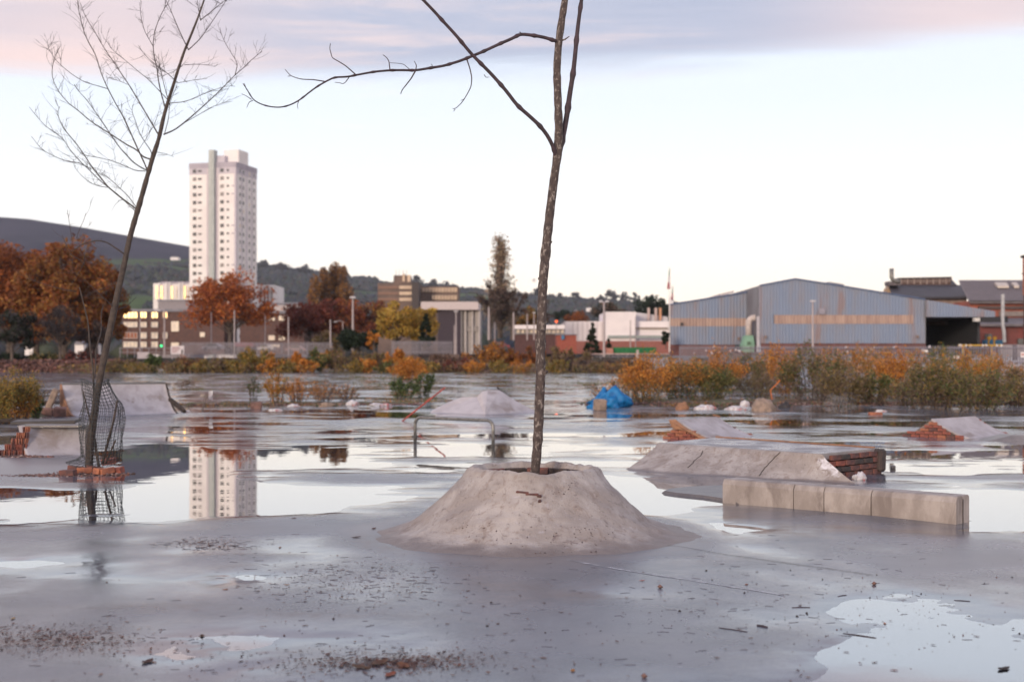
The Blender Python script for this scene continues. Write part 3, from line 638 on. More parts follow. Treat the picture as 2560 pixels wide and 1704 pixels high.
def rubble_heap(name, label, pts, zmax, mt, n, size, seed=0, cat='rubble', pal=((.22, .11, .09), (.15, .09, .08), (.28, .20, .18), (.10, .07, .065))):
    """n angular chunks inside the ground boxes pts: (x,y,rx,ry)"""
    c = []
    for (x, y, rx, ry) in pts:
        k = n//len(pts); a = rng.uniform(0, 6.28, k); r = np.sqrt(rng.random(k)); X = x+rx*r*np.cos(a); Y = y+ry*r*np.sin(a)
        c.append(np.stack([X, Y, rise(X, Y)+zmax*(1-r**2)*rng.uniform(.3, 1, k)+size*.2], 1))
    v, f, cc = blobs(np.concatenate(c), size, pal, .6)
    return tag(np_mesh(name, v, f, M['solid'], col=cc), label, cat, kind='stuff')
g = G(215, 1185); rubble_heap('brick_rubble', 'wet red brick crumbs spread at the netted tree foot', [(g.x, g.y, .62, .35), (g.x-.5, g.y-.3, .5, .2)], .015, None, 500, .022)
# ------------------------------------------------------------------ ramps
def curved_face(parent, tl, tr_, bl, br_, depth_pow=2.0, m=None, nseg=18, name='ramp_surface', thick=.05, wob=.004):
    """concave transition between a top edge and a ground edge; height falls fast then flattens"""
    vs = []; nu = 26
    for i in range(nseg+1):
        s = i/nseg
        for j in range(nu+1):
            u = j/nu; T = Vector(tl).lerp(Vector(tr_), u); B = Vector(bl).lerp(Vector(br_), u)
            p = T.lerp(B, s); p.z = B.z+(T.z-B.z)*(1-s)**depth_pow+wob*math.sin(u*9+s*4)*(1-s)*s*4; vs.append(p)
    n0 = len(vs); w = nu+1; fs = []
    for i in range(nseg):
        for j in range(nu):
            fs.append((i*w+j, i*w+j+1, (i+1)*w+j+1, (i+1)*w+j))
    # underside skirt so it has thickness
    vs += [v-Vector((0, 0, min(thick, max(0, v.z+.02)))) for v in vs[:n0]]
    fs += [(n0+a, n0+d, n0+c, n0+b_) for (a, b_, c, d) in fs[:nseg*nu]]
    for i in range(nseg):
        for j in (0, nu): fs.append((i*w+j, (i+1)*w+j, n0+(i+1)*w+j, n0+i*w+j))
    for j in range(nu): fs.append((j, j+1, n0+j+1, n0+j))
    b = MB(); b.add(vs, fs); return b.build(name, m or M['conc_smooth'], parent, smooth=True)
# A: tall quarter pipe at left
gA = G(300, 1042); ra = thing('quarter_pipe', gA, 'tall grey concrete quarter pipe with a plywood side, behind the netted tree', 'skate ramp')
bl, br_ = G(191, 1041), G(446, 1034); tl = S(155, 960, bl.y+.75); tr2 = S(413, 960, br_.y+.75); tl.z = tr2.z = .80
curved_face(ra, tl, tr2, bl, br_, 2.1, M['conc_smooth'], name='ramp_surface', thick=.06)
b = MB(); nrm = Vector((-.04, 0, 0))
poly = [Vector((tl.x, tl.y, .82))]+[tl.lerp(bl, s)+Vector((0, -.01, .80*(1-s)**2.1-tl.lerp(bl, s).z+.012)) for s in np.linspace(.05, 1, 12)]+[Vector((bl.x, bl.y+.02, 0)), Vector((tl.x, tl.y, 0))]
b.prism([p+Vector((-.006, 0, 0)) for p in poly], (-.05, 0, 0)); b.build('side_panel', M['ply'], ra)
b = MB(); b.tube([tl+Vector((-.02, .02, .02)), tr2+Vector((.02, .02, .02))], .028, 8); b.build('coping', M['rail'], ra)
poly = [Vector((tr2.x, tr2.y, .79))]+[tr2.lerp(br_, s)+Vector((.0, 0, .78*(1-s)**2.1-tr2.lerp(br_, s).z)) for s in np.linspace(.05, 1, 10)]+[Vector((br_.x, br_.y+.02, 0)), Vector((tr2.x, tr2.y, 0))]
b = MB(); b.prism([p+Vector((.006, 0, 0)) for p in poly], (.05, 0, 0)); b.build('side_panel', M['soil'], ra)
b = MB(); b.prism([Vector((tl.x+.05, tl.y+.05, .76)), Vector((tr2.x-.05, tr2.y+.05, .76)), Vector((tr2.x-.05, tr2.y+.4, .76)), Vector((tl.x+.05, tl.y+.4, .76))], (0, 0, -.76)); b.build('core', M['mortar'], ra)
# props around it
g = S(138, 1000, 33.5); b = MB()
b.box((g.x, g.y-.25, .42), (.16, .3, .62), Euler((.1, .38, .3)).to_matrix(), bev=.03); tag(b.build('stone_slab', M['stone'], origin=(g.x, g.y, 0)), 'grey stone slab leaning against the plywood side of the tall ramp', 'slab')
for (px, py, s_, lb) in ((118, 1040, .26, 'brown lump of broken masonry left of the tall ramp'), (150, 1042, .30, 'square red brick chunk at the plywood side of the tall ramp'), (130, 1036, .2, 'small rubble block behind the square brick chunk')):
    g = G(px, py); b = MB(); b.box((g.x, g.y, s_*.42), (s_*1.05, s_, s_*.85), Euler((.1, .05, random.uniform(0, 1))).to_matrix(), bev=.03); tag(b.build('masonry_lump', M['rubble'], origin=(g.x, g.y, 0)), lb, 'rubble', 'masonry lumps by the tall ramp')
g = G(455, 1035); b = MB()
b.tube([S(425, 998, 33.6), S(440, 1010, 33.4), S(462, 1028, 33)], [.06, .07, .05], 7); tag(b.build('broken_timber', M['soil'], origin=tuple(g)), 'dark broken timber against the right side of the tall ramp', 'timber')
# B: low quarter pipe left, brick ends
bl = G(72, 1142); br_ = G(212, 1137); tl = S(47, 1066, bl.y+.42); tr2 = S(214, 1064, br_.y+.42); tl.z = tr2.z = .455
rb = thing('quarter_pipe', Vector((bl.x, bl.y, 0)), 'low concrete bank with stacked thin bricks at its end, far left', 'skate ramp')
curved_face(rb, tl, tr2, bl, br_, 1.7, M['conc_smooth'], name='ramp_surface', thick=.07)
b = MB(); b.box(((tl.x+tr2.x)/2+.02, tl.y+.3, .44), (tr2.x-tl.x+.1, .55, .04), bev=.01); b.build('top_slab', M['conc_wet'], rb)
b = MB(); c_ = S(118, 1057, 20.6); b.box((c_.x, 20.55, .485), (1.02, .34, .05), Euler((.06, -.02, .04)).to_matrix(), bev=.008); b.build('steel_plate', M['black'], rb)
b = MB(); b.prism([Vector((tl.x+.05, tl.y+.05, .42)), Vector((tr2.x-.05, tr2.y+.05, .42)), Vector((tr2.x-.05, tr2.y+.5, .42)), Vector((tl.x+.05, tl.y+.5, .42))], (0, 0, -.42)); b.build('core', M['mortar'], rb)
for i in range(15):
    for j in range(5):
        x = tl.x-.2+i*.024*1.15; z = .05+j*.088
        if z > .05+.42*(i/14): continue
        brick(rb, (x+random.uniform(-.006, .006), tl.y-.10+.02*random.random()+.12*(1-j/5)*-1, z), (random.uniform(-.08, .08), 1.57+random.uniform(-.12, .12), 0), random.choice((0, 1, 2)), (.085, .1, .022))
g = G(60, 1144); rubble_heap('brick_rubble', 'dark crumbs below the brick end of the low bank', [(g.x, g.y, .45, .12)], .03, None, 160, .03)
g = G(45, 1047+10); b = MB(); b.box((g.x+.1, g.y, .06), (1.0, .3, .07), Euler((0, 0, .05)).to_matrix(), bev=.01); tag(b.build('plank', M['soil'], origin=tuple(g)), 'wet wooden plank lying behind the low bank', 'plank')
# C: pyramid with broken ridge
Dp = 35.0; gp = S(1205, 1032, Dp); gp.z = 0
rc = thing('concrete_pyramid', gp, 'pale concrete pyramid hump beyond the grind rail', 'skate obstacle')
outl = [(1078, 1027), (1122, 1004), (1156, 992), (1192, 992), (1205, 978), (1219, 975), (1249, 975), (1290, 1002), (1334, 1024), (1340, 1030)]
front = [S(x, y, Dp+.6) for x, y in outl]
fl = [Vector((S(1075, 1030, Dp-.0).x, Dp, -.01)), Vector((S(1213, 1036, Dp-.5).x, Dp-.9, -.01)), Vector((S(1342, 1032, Dp).x, Dp, -.01))]
back = [Vector((p.x*.99, Dp+2.2, -.01)) for p in front]
b = MB(); vs = front+fl+back; nf = len(front)
fs = [(10, 0, 1), (10, 1, 2), (10, 2, 3), (10, 3, 11), (3, 4, 11), (4, 5, 11)]; b.add(vs, fs+[(i, nf+3+i, nf+3+i+1, i+1) for i in range(nf-1)]); b.build('bank', mat('pale_ramp_concrete', (.50, .46, .47), (.40, .36, .37), 2, .65, .003, 30), rc)
b = MB(); b.add(vs, [(11, 5, 6), (11, 6, 7), (11, 7, 8), (11, 8, 12), (8, 9, 12)]); b.build('bank', M['conc_smooth'], rc)
b = MB(); b.tube([S(1243, 968, Dp+.8), S(1255, 980, Dp+.7)], .03, 6); b.build('bolt', M['black'], rc)
# grind rail
a, c2 = G(1038, 1103), G(1233, 1114); rd_ = thing('grind_rail', (a+c2)/2, 'bent galvanised steel rail set in the flooded slab', 'rail')
hz_ = .435; pts = [a+Vector((0, 0, -.02)), a+Vector((0, 0, hz_-.13))]
d = (c2-a).normalized()
for k in range(1, 7): an = k/6*math.pi/2; pts.append(a+d*(.13*(1-math.cos(an)))+Vector((0, 0, hz_-.13+.13*math.sin(an))))
for k in range(0, 7): an = k/6*math.pi/2; pts.append(c2-d*(.13*(1-math.sin(an)))+Vector((0, 0, hz_-.13+.13*math.cos(an))))
pts.append(c2+Vector((0, 0, -.02))); b = MB(); b.tube(pts, .030, 12); b.build('bar', M['rail'], rd_, smooth=True)
# red pole
a = G(1005, 1053); b = MB(); b.tube([a, S(1045, 1021, 30.3), S(1113, 968, 30.2)], [.018, .02, .018], 8); tag(b.build('red_pole', M['redpole'], origin=tuple(a)), 'rusty red pole slanting up out of the water', 'pole')
# D: brick kicker behind the long pad
def kicker(label, ftl, ftr, run, h, brickpick, grp, skirt):
    """front top corner, back top corner (ground xy), downslope vector"""
    ftl = Vector(ftl); ftr = Vector(ftr); run = Vector(run)
    k = thing('brick_kicker', ftl, label, 'skate ramp', grp)
    tl = ftl+Vector((0, 0, h)); tr_ = ftr+Vector((0, 0, h)); bl = ftl+run; br2 = ftr+run
    curved_face(k, tl, tr_, bl, br2, 1.55, M['conc_smooth'], thick=.035)
    L = run.length
    back = -run.normalized()*skirt
    def hf(s):
        if s < skirt: return h*s/skirt*.97
        return h*(1-(s-skirt)/L)**1.55*.93
    for a0 in (ftl, ftr):
        brick_wall(k, a0+back, a0+run, hf, 0, (.15, .1, .05), brickpick, .01)
    cs = [a0+back*.8 for a0 in (ftl, ftr)]
    n_ = Vector((-run.y, run.x, 0)).normalized(); n_ = n_ if n_.dot(ftr-ftl) > 0 else -n_
    b = MB(); poly = [ftl+back*.85, ftl+Vector((0, 0, h*.93))]+[ftl+run*s+Vector((0, 0, h*(1-s)**1.55*.9-.012)) for s in (.15, .3, .5, .75)]+[ftl+run*.9]
    b.prism([p+n_*.02 for p in poly], (ftr-ftl)-n_*.04); b.build('core', M['mortar'], k)
    return k
fl_ = Vector(((1692-1280)/F*23.7, 23.7, 0)); bk = Vector(((1794-1280)/F*25.0, 25.0, 0))
kd = kicker('brick sided kicker ramp with orange plywood edge behind the cracked pad', fl_, bk, (.74, -.42, 0), .36, lambda: random.choice((0, 2, 1)), 'curved brick kickers', .26)
b = MB(); poly = [fl_+Vector((-.13, .02, .36)), fl_+Vector((.0, -.0, .372))]+[fl_+Vector((.74, -.42, 0))*s+Vector((0, 0, .36*(1-s)**1.55-.01)) for s in (.15, .3, .5, .7, .95)]+[fl_+Vector((.45, -.28, .015)), fl_+Vector((.15, -.1, .17)), fl_+Vector((-.05, 0, .2))]
b.prism([p+Vector((-.03, -.055, 0)) for p in poly], Vector((.0, -.02, 0))); b.build('plywood_edge', M['ply'], kd)
b = MB(); b.box((bk.x-.02, bk.y, .375), (.16, .05, .03), Euler((0, .2, .6)).to_matrix()); b.build('plywood_edge', M['ply'], kd)
f2 = Vector(((2328-1280)/F*24.3, 24.3, 0)); b2 = Vector(((2438-1280)/F*25.4, 25.4, 0))
kicker('small humped kicker with a triangle of red bricks at the far right', f2, b2, (.68, -.30, 0), .35, lambda: random.choice((0, 0, 2, 0, 1)), 'curved brick kickers', .52)
g = G(2530, 1103); b = MB(); b.prism([Vector((g.x-.5, g.y, -.01)), Vector((g.x+.1, g.y-.1, -.01)), Vector((g.x+.9, g.y, -.01)), Vector((g.x+1.2, g.y+.5, .06)), Vector((g.x+.1, g.y+.3, .09))], (0, .5, 0)); tag(b.build('concrete_hump', M['conc_wet'], origin=tuple(g)), 'low dark hump of concrete at the right edge of the water', 'skate obstacle')
# E: long manual pad with sloping bank
hp = .32
TL = Vector((2.06, 17.85, hp)); TR = Vector((3.80, 15.75, hp)); BR3 = Vector((4.78, 16.75, hp)); BL3 = Vector((3.02, 19.0, hp))
base_l = [G(1562, 1173), G(1680, 1185), G(1805, 1190), G(1892, 1196), G(2000, 1201), G(2141, 1208)]
pe = thing('manual_pad', Vector((3, 16.5, 0)), 'long low concrete pad with a cracked sloping bank and brick end', 'skate obstacle')
n = 60; m_ = 14; vs = []
bl_arr = np.array([tuple(p) for p in base_l]); bt = np.linspace(0, 1, len(base_l))
for i in range(n+1):
    u = i/n; T = TL.lerp(TR, u); B = Vector([np.interp(u, bt, bl_arr[:, k]) for k in range(3)])
    for j in range(m_+1):
        s = j/m_; p = T.lerp(B, s); f_ = 1-s
        lipr = .0 if s > .12 else .0
        p.z = (hp*(f_**1.18) if s > 0 else hp)-.004
        p.z += .006*perlin(np.array([u*7.0]), np.array([s*3.0]), 5)[0]*math.sin(math.pi*s)
        if s < .10: p.z = hp-.012*(s/.1)**2*10*.12
        vs.append(p)
fs = [(i*(m_+1)+j, i*(m_+1)+j+1, (i+1)*(m_+1)+j+1, (i+1)*(m_+1)+j) for i in range(n) for j in range(m_)]
b = MB(); b.add(vs, fs)
k0 = len(b.v); edge_r = vs[n*(m_+1):]; b.add(edge_r+[Vector((TR.x+.12, TR.y+.12, -.01))]+[Vector((4.2, 15.62, -.01))], [(j, j+1, m_+1) for j in range(m_)]+[(m_, m_+2, m_+1)])
b.build('sloping_bank', M['conc'], pe, smooth=True)
dn = Vector((.77, .637, 0)); bb_ = MB()
top = [TL+Vector((-.0, 0, 0)), TR, BR3, BL3]
bb_.prism([p+Vector((0, 0, .004)) for p in (top[0], top[3], top[2], top[1])][::-1], (0, 0, -.075)); bb_.build('top_slab', mat('pad_top', (.30, .275, .28), (.20, .18, .185), 2.5, .33, .003, 30, rvar=.2), pe)
b = MB(); b.prism([Vector((p.x, p.y, 0)) + (Vector((3.42, 17.3, 0))-Vector((p.x, p.y, 0)))*.07 for p in top], (0, 0, hp-.07)); b.build('core', M['mortar'], pe)
a0 = Vector((TR.x+.05, TR.y+.06, 0)); b0 = Vector((BR3.x, BR3.y, 0)); shade = [M['brick_burnt_shade']]
def pk(): return random.choice((0, 1, 1, M['brick_burnt_shade'], 3 if random.random() < .3 else 1))
brick_wall(pe, a0, b0, lambda s: hp-.035, 0, (.215, .1, .064), pk, .012, .006)
brick_wall(pe, b0, Vector((BL3.x, BL3.y, 0)), lambda s: hp-.045, 0, (.215, .1, .064), pk, .012, .006)
b = MB(); b.box((BR3.x+.01, BR3.y-.02, .17), (.16, .16, .30), Euler((0, .05, .8)).to_matrix(), bev=.03); b.build('corner_pier', M['brick_burnt_shade'], pe)
b = MB(); dd_ = (BR3-BL3).normalized(); b.prism([BL3+Vector((.0, 0, .006)), BR3+Vector((-.05, 0, .006)), BR3+Vector((-.05, 0, .022)), BL3+Vector((0, 0, .022))], Vector((.03, .025, 0))); b.build('edging_strip', M['ply'], pe)
# cracks in the bank
for pts in (((1757, 1124), (1752, 1135), (1740, 1147), (1730, 1158), (1716, 1168)), ((1950, 1129), (1936, 1145), (1920, 1160), (1908, 1173), (1896, 1191))):
    b = MB(); P = []
    for (x, y) in pts:
        # intersect view ray with bank: search depth
        best = None
        for (vx) in vs:
            qx = 1280+vx.x/vx.y*F; qy = HY-(vx.z-H)/vx.y*F; dd2 = (qx-x)**2+(qy-y)**2
            if best is None or dd2 < best[0]: best = (dd2, vx)
        P.append(Vector(best[1])+Vector((0, -.002, .003)))
    P = [Vector(p) for p in resample(P, 12)]
    b.tube([p+Vector((random.uniform(-.008, .008), 0, 0)) for p in P], .0045, 4); b.build('crack', M['soil'], pe)
g = G(2150, 1199); v, f, cc = blobs(np.array([[g.x, g.y, .06]]), .08, [(.6, .55, .58)])
def crumpled(name, label, cat, loc, size, m, seed, grp=None, flat=.7, npt=3, amp=.35):
    bmv = []; import bmesh
    bm = bmesh.new(); bmesh.ops.create_icosphere(bm, subdivisions=4, radius=1)
    P = np.array([v.co[:] for v in bm.verts]); d = 1+amp*fbm(P[:, 0]*1.6+seed, P[:, 1]*1.6+P[:, 2]*1.3, 200+seed, 4)+.10*np.abs(fbm(P[:, 0]*5+seed, P[:, 2]*5+P[:, 1]*4, 230+seed, 3))
    P = P*d[:, None]*np.array(size)
    if name.startswith('tarp') and not 'corner' in name: P[:, 2] *= np.clip(1.15-np.abs(P[:, 0]-size[0]*.15)/size[0]*.75, .25, 1.2); P[:, 2] = np.maximum(P[:, 2], -size[2]*.35)+size[2]*.35
    for v, p in zip(bm.verts, P): v.co = p
    me = bpy.data.meshes.new(name); bm.to_mesh(me); bm.free(); me.shade_smooth(); me.materials.append(m)
    o = bpy.data.objects.new(name, me); C.objects.link(o); o.location = loc; return tag(o, label, cat, grp)
crumpled('plastic_bag', 'crumpled white and red plastic bag by the brick end of the pad', 'bag', g, (.085, .07, .085), M['bagwhite'], 1)
# F: long block ledge
a = G(1805, 1256); c2 = G(2391, 1311); d = (c2-a).normalized(); nn_ = Vector((-d.y, d.x, 0)); L = (c2-a).length
lf = thing('concrete_ledge', a, 'row of square concrete kerb blocks forming a low ledge in front', 'ledge')
def s_at(px):
    k = (px-1280)/F; # point a+d*s with x = k*y
    return (k*a.y-a.x)/(d.x-k*d.y)
cuts = [0, s_at(1983), s_at(2059), s_at(2177), L]
hb = .25; wb = .28
for i in range(4):
    s0, s1 = cuts[i]+.004, cuts[i+1]-.004
    p0 = a+d*s0; ln = s1-s0; dz = random.uniform(-.002, .003)
    sec = [(0, -.03), (0, hb-.055), (.022, hb-.012), (.04, hb), (wb-.02, hb), (wb, hb-.02), (wb, -.03)]
    b = MB(); poly = [p0+nn_*y+Vector((0, 0, z+dz)) for y, z in sec]; b.prism(poly, d*ln); o = b.build('concrete_block', M['conc_block'], lf)
    bv = o.modifiers.new('bevel', 'BEVEL'); bv.width = .008; bv.segments = 2; bv.limit_method = 'ANGLE'
b = MB(); p1 = a+d*(L+.001)+nn_*.135; b.box((p1.x, p1.y, .11), (.004, .006, .22), Euler((0, 0, math.atan2(d.y, d.x))).to_matrix()); b.build('joint', M['soil'], lf)
# low wet tongue left of the ledge
pts = [G(1651, 1232), G(1665, 1226), G(1720, 1220), G(1800, 1216), G(1850, 1216), G(1850, 1262), G(1806, 1252), G(1760, 1245), G(1690, 1238)]
c_ = sum(pts, Vector())/len(pts); vs = [Vector((p.x, p.y, -.01)) for p in pts]+[c_+(Vector((p.x, p.y, 0))-c_)*.9+Vector((0, 0, .028)) for p in pts]; n = len(pts)
b = MB(); b.add(vs, [tuple(range(n, 2*n))[::-1]]+[(i, (i+1) % n, (i+1) % n+n, i+n) for i in range(n)]); tag(b.build('concrete_patch', M['conc_wet'], origin=tuple(c_)), 'tongue of dark wet concrete in the water left of the ledge', 'concrete patch')
# slab joint and faded painted line
def strip(name, p0, p1, w, m, z, label, cat):
    A_ = G(*p0); B_ = G(*p1); n_ = Vector((-(B_-A_).y, (B_-A_).x, 0)).normalized()*w/2; b = MB(); k = 40; vs = []
    for i in range(k+1):
        p = A_.lerp(B_, i/k); ww = random.uniform(.5, 1.1)
        for s_ in (-1, 1):
            q_ = p+n_*s_*ww; q_.z = max(float(wet_h(np.array([q_.x]), np.array([q_.y]))[0]), 0)+z; vs.append(q_)
    b.add(vs, [(2*i, 2*i+1, 2*i+3, 2*i+2) for i in range(k)]); return tag(b.build(name, m, origin=tuple(A_)), kind='structure')
strip('painted_line', (1418, 1405), (1958, 1490), .028, mat('faded_paint', (.55, .55, .58), (.2, .2, .22), 14, .5), .002, '', '')
strip('slab_joint', (1744, 1378), (2182, 1440), .012, M['soil'], .004, '', '')
strip('slab_joint', (1744, 1378), (1400, 1330), .010, M['soil'], .004, '', '')
# ------------------------------------------------------------------ litter on the slab
def gz(x, y): return max(float(wet_h(np.array([x]), np.array([y]))[0]), 0.0)
def scatter_px(boxes, n):
    out = []
    for (x, y, rx, ry, w) in boxes:
        k = int(n*w); a = rng.normal(size=(k, 2)); out.append(np.stack([x+a[:, 0]*rx, y+a[:, 1]*ry], 1))
    P = np.concatenate(out); P = P[(P[:, 1] > 1180) & (P[:, 1] < 1780)]; D = 4800/(P[:, 1]-HY); X = (P[:, 0]-1280)*D/F
    ok = (X-pc.x)**2+(D-pc.y)**2 > 1.4**2
    ok &= ~((D > 11.2) & (X > 1.5))
    X = X[ok]; D = D[ok]; Z = np.maximum(wet_h(X, D), 0); return np.stack([X, D, Z], 1)
pal = ((.10, .05, .045), (.06, .035, .035), (.14, .065, .05), (.05, .04, .04), (.12, .08, .06))
c = scatter_px([(750, 1500, 600, 120, .12), (2100, 1500, 300, 70, .2), (880, 1455, 130, 30, .12), (130, 1600, 140, 25, .16), (980, 1655, 170, 22, .16), (520, 1362, 60, 9, .05), (1500, 1600, 500, 70, .04)], 1900)
v, f, cc = blobs(c+np.array([0, 0, .0006]), .0036, pal, .7); tag(np_mesh('grit', v, f, M['solid'], col=cc), 'dark grit and crumbs scattered over the wet slab', 'grit', kind='stuff')
c = scatter_px([(980, 1660, 85, 9, .22), (980, 1655, 130, 16, .2), (130, 1600, 130, 18, .28), (520, 1362, 50, 8, .08), (880, 1455, 150, 34, .14), (700, 1650, 350, 30, .1), (1700, 1560, 500, 90, .05)], 2300)
v, f, cc = leaves(c+np.array([0, 0, .004]), .0145, ((.16, .055, .038), (.09, .035, .03), (.20, .08, .045), (.06, .03, .03)), .8, .6, 0)
v[:, 2] = np.repeat(c[:, 2]+.003, 4)+np.abs(v[:, 2]-np.repeat(c[:, 2]+.004, 4))*.25; tag(np_mesh('leaf_litter', v, f, M['leaf'], col=cc), 'drifts of rotting brown leaf scraps on the foreground slab', 'leaf litter', kind='stuff')
tw = MB(); c = scatter_px([(880, 1450, 150, 30, .3), (520, 1362, 60, 9, .2), (1900, 1480, 400, 90, .3), (700, 1560, 500, 90, .2)], 420)
for p in c:
    a_ = random.uniform(-.5, .5)*(1 if random.random() < .7 else 3); l = random.uniform(.008, .035); dv = Vector((math.cos(a_)*l, math.sin(a_)*l, 0)); p = Vector(p)+Vector((0, 0, .0006))
    tw.tube([p-dv, p+Vector((random.uniform(-.1, .1)*l, random.uniform(-.2, .2)*l, .001)), p+dv], .0011, 3)
tag(tw.build('twig_litter', M['twig']), 'short fine twigs strewn across the wet slab', 'twigs', kind='stuff')
def fallen_leaf(px, py, s, col, label, grp=None, curl=.4, rz=None):
    g = G(px, py); g.z = gz(g.x, g.y)+.0015; b = MB(); n = 9; rz = random.uniform(0, 6) if rz is None else rz
    out = []
    for i in range(n+1):
        t_ = i/n; w = math.sin(math.pi*t_**.8)*.42*(1+.25*math.sin(t_*19)); x = (t_-.5)*2
        z = curl*(x*x)*.35
        for sd_ in (-1, 0, 1): out.append(Vector((x*s, sd_*w*s, (z+abs(sd_)*.25*curl*w*2)*s)))
    rot = Matrix.Rotation(rz, 3, 'Z'); out = [rot@p+g for p in out]
    b.add(out, [(3*i+j, 3*i+j+1, 3*i+j+4, 3*i+j+3) for i in range(n) for j in (0, 1)], col)
    o = b.build('fallen_leaf', M['leaf'], origin=tuple(g)); tag(o, label, 'leaf', grp); md = o.modifiers.new('thick', 'SOLIDIFY'); md.thickness = .001
for i, (px, py, s, col, lb) in enumerate((
    (563, 1475, .022, (.36, .12, .03), 'rusty orange curled leaf left of centre on the wet slab'), (717, 1463, .02, (.30, .11, .03), 'orange leaf among twig crumbs in front of the mound'), (1432, 1680, .024, (.45, .19, .04), 'bright orange leaf at the bottom edge right of centre'),
    (32, 1550, .028, (.42, .30, .17), 'pale tan leaf at the far left foreground'), (645, 1289, .035, (.20, .06, .04), 'red brown leaf on the edge of the big puddle'), (735, 1298, .035, (.13, .05, .04), 'dark leaf just right of the leaf on the puddle edge'),
    (700, 1369, .026, (.25, .12, .07), 'brown leaf beside the cluster of dark twigs left of the mound'), (1605, 1454, .022, (.40, .08, .05), 'small red chip shaped leaf right of the mound'), (2212, 1558, .02, (.42, .14, .05), 'small orange leaf above the edge of the corner puddle'),
    (505, 1590, .03, (.10, .05, .03), 'dark upright curled leaf in the left foreground'), (370, 1655, .055, (.10, .045, .035), 'large dark curled leaf at lower left'), (950, 1660, .07, (.17, .09, .055), 'large brown leaf on top of the leaf drift at the bottom'),
    (1010, 1668, .06, (.24, .10, .05), 'curled rust leaf at the right of the leaf drift'), (905, 1672, .06, (.14, .08, .05), 'flat brown leaf at the left of the leaf drift'), (975, 1690, .05, (.30, .09, .05), 'reddish leaf lowest in the leaf drift'),
    (2510, 1672, .05, (.05, .035, .03), 'black soggy leaf standing in the corner puddle'), (2235, 1675, .02, (.20, .07, .05), 'small red brown leaf floating in the corner puddle'), (890, 1347, .045, (.08, .035, .035), 'dark seed head shaped leaf left of the mound foot'), (935, 1326, .04, (.16, .07, .05), 'curled leaf caught on the left toe of the mound'), (1120, 1352, .03, (.24, .11, .06), 'brown leaf on the front foot of the mound'))):
    if i in (18, 19): 
        pass
    fallen_leaf(px, py, s, col, lb, 'fallen leaves on the wet slab')
for i in range(26):
    x, y = random.uniform(100, 2500), random.uniform(1430, 1690)
    fallen_leaf(x, y, random.uniform(.010, .018), (.11, .05, .04), 'tiny dark leaf scrap on the wet slab, '+('at the right' if x > 1800 else 'right of centre' if x > 1280 else 'left of centre' if x > 700 else 'at the left')+(', near the bottom edge' if y > 1560 else ', further back'), 'tiny leaf scraps on the slab')
for i, (x0, y0, x1, y1, lb) in enumerate(((1797, 1572, 1868, 1582, 'thin dark twig lying right of centre in the foreground'), (2108, 1583, 2190, 1594, 'long twig near the edge of the corner puddle'), (2095, 1491, 2116, 1488, 'short thick twig on the right of the slab'), (1893, 1565, 1918, 1570, 'stubby brown stick beside the thin twig'), (2385, 1500, 2425, 1503, 'fine twig at the far right above the corner puddle'), (1980, 1520, 2025, 1519, 'thin bent twig in the middle right foreground'))):
    A_, B_ = G(x0, y0), G(x1, y1); A_.z = gz(A_.x, A_.y)+.0005; B_.z = gz(B_.x, B_.y)+.001; b = MB(); mid = (A_+B_)/2+Vector((0, .006, .001)); b.tube([A_, mid, B_], .0028 if i != 3 else .007, 6); tag(b.build('fallen_twig', M['twig'], origin=tuple(A_)), lb, 'twig', 'twigs lying on the slab')
for i in range(34):
    x, y = (random.gauss(2050, 260), random.uniform(1420, 1600)) if i < 26 else (random.uniform(300, 1900), random.uniform(1420, 1690)); g = G(x, y)
    if g.y > 11: continue
    v, f, cc = blobs(np.array([[g.x, g.y, gz(g.x, g.y)+.002]]), random.uniform(.005, .010), pal, .7); o = np_mesh('pebble', v, f, M['soil'] if i % 4 else M['rubble'], origin=tuple(g)); tag(o, 'small dark pebble on the wet slab, '+('at the right' if x > 2050 else 'right of centre' if x > 1500 else 'in front of the mound' if x > 950 else 'at the left')+(', near the bottom edge' if y > 1560 else ', further back'), 'pebble', 'pebbles on the wet slab')
for (px, py, s_, lb) in ((1650, 1472, .02, 'dark red pebble right of the mound front'), (2185, 1462, .02, 'largest dark pebble on the right of the slab'), (1610, 1696, .015, 'red brick crumb at the bottom edge of the slab')):
    g = G(px, py); v, f, cc = blobs(np.array([[g.x, g.y, gz(g.x, g.y)+.008]]), s_, pal, .8); tag(np_mesh('pebble', v, f, M['rubble'], origin=tuple(g)), lb, 'pebble', 'pebbles on the wet slab')
